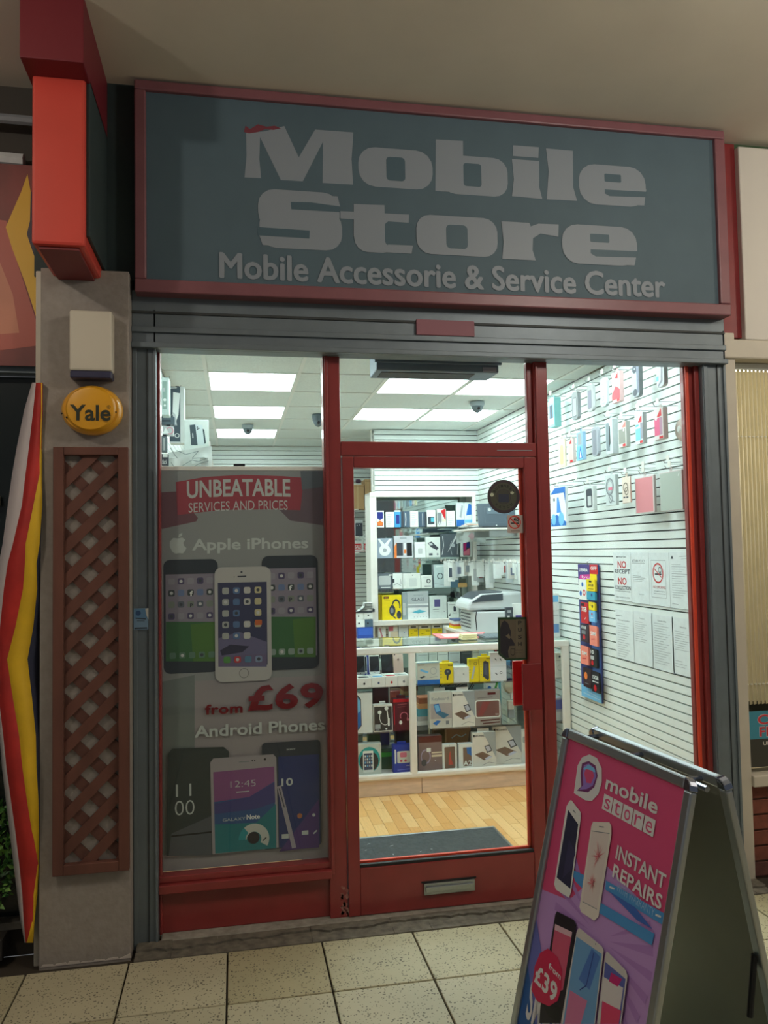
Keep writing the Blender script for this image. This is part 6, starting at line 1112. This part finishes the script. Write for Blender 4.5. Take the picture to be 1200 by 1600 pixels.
# the poster leans towards -x: up vector has +x component
TR2 = TL + Vector((.075, -.005, .0)); pl2, N2, _p = board(TR2 + Vector((.01, 0, 0)), du, -1, .20, False)
mb = MB()
for u in (.06, .3, .56): mb.tube([TL + du * u + Vector((.012, 0, -.022)), TL + du * u + Vector((.078, 0, -.022))], .007, m_chr)
mb.tube([TL + du * .02 + Vector((.045, 0, -.03)), TL + du * (Wb - .02) + Vector((.045, 0, -.03))], .008, m_chr); mb.obj('hinge', abd)
q = pl2.pt(Wb - .02, L_ * .52) ; mb = MB().tube([q + Vector((-.02, 0, .03)), q + Vector((-.04, 0, -.12))], .008, cm('K')); mb.obj('stay_catch', abd)
p = Print(Pl(pl.o, pl.U, pl.V), True, n0=-.0035)
Z_ = lambda x, y: (790 + x / 2.927, 1120 + y / 2.927); Y_ = lambda x, y: (820 + x / 4.286, 1140 + y / 4.286)
def zz(*q): return [Z_(*k) for k in q]
def yz(*q): return [Y_(*k) for k in q]
PK = (214, 80, 126); u0, v0, u1, v1 = .028, .028, Wb - .028, L_ - .028
p.px = False; p.r((u0, v0), (u1, v1), PK); vp_ = p.pl.uv(*Z_(730, 960))[1]
k0 = p.pl.uv(*Z_(195, 730)); 
p.g([(u0, v0), (u1, v0), (u1, vp_), (u1 * .8, vp_ + .02), (u1 * .55, vp_ + .045), (u1 * .3, k0[1] - .02), (u0, k0[1] - .05)], (190, 148, 208)); p.px = True
# sun rays
cc = p.pl.uv(*Z_(420, 1010)); p.px = False
for k in range(26):
    a_ = 2 * math.pi * k / 26; r0, r1 = .05, .24
    q = [(cc[0] + r0 * math.cos(a_), cc[1] + r0 * math.sin(a_)), (cc[0] + r1 * math.cos(a_), cc[1] + r1 * math.sin(a_)), (cc[0] + r1 * math.cos(a_ + .1), cc[1] + r1 * math.sin(a_ + .1))]
    if all(u0 < x < u1 and v0 < y < vp_ + .03 for x, y in q): p.g(q, (174, 130, 196))
p.g([(u0, v0), (u1 * .6, v0), (u1 * .3, v0 + .22), (u0, v0 + .4)], (110, 116, 190)); p.g([(u0, v0), (u1 * .42, v0), (u1 * .2, v0 + .14), (u0, v0 + .26)], (44, 96, 164)); p.px = True
WH = (222, 220, 220)
p.g(yz((325, 425), (350, 240), (380, 185), (430, 165), (480, 190), (512, 260), (512, 350), (490, 430), (445, 478), (400, 472)), WH)
p.g(yz((370, 290), (380, 225), (425, 210), (470, 240), (485, 310), (462, 385), (420, 420), (345, 408), (375, 380)), (120, 50, 110)); p.g(yz((385, 290), (392, 238), (425, 226), (462, 255), (476, 310), (452, 375), (410, 398), (360, 402), (388, 370)), (150, 120, 200)); p.g(yz((388, 260), (425, 232), (465, 262), (470, 285), (400, 270)), 'A'); p.g(yz((395, 295), (405, 262), (450, 275), (462, 310), (440, 360), (410, 355)), PK)
def t3(txt, bl, tl, right, col, bold, f=Y_):
    a_ = p.pl.uv(*f(*bl)); b_ = p.pl.uv(*f(*tl)); c_ = p.pl.uv(*f(*right)); p.px = False; p.t(txt, a_, (c_[0], b_[1]), col, bold); p.px = True
t3('mobile', (533, 395), (545, 300), (888, 525), WH, 1)
ea, eb = p.pl.uv(*Y_(510, 527)), p.pl.uv(*Y_(868, 670)); eb = (eb[0], p.pl.uv(*Y_(524, 424))[1]); p.px = False; sw = (eb[0] - ea[0]) / 5
for k, ch in enumerate('store'):
    p.r((ea[0] + sw * k + .002, ea[1]), (ea[0] + sw * (k + 1) - .002, eb[1]), WH); p.t(ch, (ea[0] + sw * (k + .22), ea[1] + (eb[1] - ea[1]) * .12), (ea[0] + sw * (k + .78), ea[1] + (eb[1] - ea[1]) * (.88 if ch == 't' else .78)), PK, 0)
p.px = True
t3('INSTANT', (604, 862), (614, 766), (948, 980), WH, 1); t3('REPAIRS', (582, 985), (594, 893), (925, 1110), WH, 1)
p.t('SMART', Z_(88, 1372), Z_(300, 1392), WH, 1)
p.g(yz((300, 930), (430, 990), (400, 1080), (340, 1020)), (80, 150, 210))
p.g(zz((458, 748), (727, 900), (722, 955), (455, 790)), (80, 150, 210)); p.g(zz((470, 795), (590, 870), (670, 970), (600, 930)), (70, 110, 190)); p.g(zz((430, 848), (680, 992), (668, 1045), (425, 895)), (80, 150, 210)); p.t('WITH WARRANTY', Z_(505, 795), Z_(682, 880), (150, 190, 224), 0); p.l(zz((475, 778), (497, 787)), .005, WH); p.l(zz((685, 905), (710, 915)), .005, WH)
def ph2(out, scr, co_, cs): p.g(zz(*out), co_); p.g(zz(*scr), cs)
ph2([(292, 385), (300, 380), (343, 436), (344, 460), (300, 800), (290, 828), (230, 790), (222, 765), (278, 410)], [(286, 425), (332, 492), (296, 787), (234, 735)], (226, 224, 220), (44, 46, 74)); p.l(zz((308, 426), (320, 440)), .004, 'G'); p.g(zz((290, 560), (320, 620), (300, 700), (260, 740)), (58, 58, 92))
ph2([(400, 480), (475, 482), (484, 500), (484, 540), (425, 915), (405, 932), (345, 893), (338, 870), (392, 500)], [(396, 520), (476, 530), (418, 880), (352, 845)], (226, 216, 206), (220, 206, 200)); p.l(zz((394, 522), (476, 534)), .002, 'G'); p.l(zz((352, 845), (418, 880)), .002, 'G'); p.l(zz((428, 502), (450, 505)), .003, 'G')
random.seed(2)
for (cx_, cy_), n_ in (((425, 640), 22), ((400, 760), 26)):
    for k in range(n_):
        a_ = random.uniform(0, 6.28); r_ = random.uniform(25, 80 if n_ == 22 else 60); e_ = (cx_ + r_ * .45 * math.cos(a_), cy_ + r_ * math.sin(a_)); d_ = 3
        p.g(zz((cx_ - d_ * math.sin(a_) * .5, cy_ + d_ * math.cos(a_)), e_, (cx_ + d_ * math.sin(a_) * .5, cy_ - d_ * math.cos(a_))), ((214, 110, 122), (224, 150, 150))[k % 2])
ph2([(240, 890), (318, 930), (328, 955), (300, 1180), (262, 1400), (160, 1400), (165, 1320), (232, 905)], [(232, 948), (310, 985), (268, 1250), (190, 1270)], (40, 36, 44), (206, 90, 120)); p.g(zz((232, 948), (310, 985), (306, 1010), (230, 975)), (220, 180, 190)); p.g(zz((170, 1300), (262, 1330), (250, 1400), (200, 1370)), 'K')
ph2([(342, 965), (446, 1050), (455, 1070), (415, 1405), (258, 1405), (330, 985)], [(330, 1005), (446, 1085), (412, 1405), (268, 1405)], (206, 200, 196), (110, 160, 206)); p.g(zz((400, 1060), (440, 1100), (390, 1250), (340, 1200)), (80, 120, 190)); p.g(zz((300, 1250), (380, 1300), (350, 1405), (275, 1405)), (206, 120, 160)); p.l(zz((345, 1250), (375, 1230), (410, 1080)), .003, 'N'); p.e(Z_(418, 1040), 1.2, 'D')
ph2([(470, 1072), (556, 1160), (565, 1185), (535, 1405), (425, 1405), (462, 1090)], [(462, 1120), (556, 1200), (530, 1405), (440, 1405)], (206, 200, 196), (90, 100, 170)); p.g(zz((455, 1190), (545, 1240), (530, 1340), (440, 1300)), (214, 206, 206)); p.g(zz((450, 1300), (535, 1345), (525, 1405), (440, 1405)), (220, 70, 110)); p.g(zz((490, 1170), (540, 1200), (520, 1235), (480, 1210)), 'M')
p.g(zz((125, 1250), (140, 1140), (165, 1080), (200, 1060), (245, 1100), (265, 1160), (262, 1240), (245, 1300), (205, 1325), (150, 1300)), (206, 40, 84)); p.t('from', Z_(202, 1150), Z_(262, 1178), WH, 1); p.t('£39', Z_(136, 1212), Z_(248, 1228), WH, 2)
p.obj('poster', pnl)['label'] = 'pink and purple phone repair poster'
Print(Pl(pl.o, pl.U, pl.V), n0=-.0015).r((.028, .028), (Wb - .028, L_ - .028), 'W')
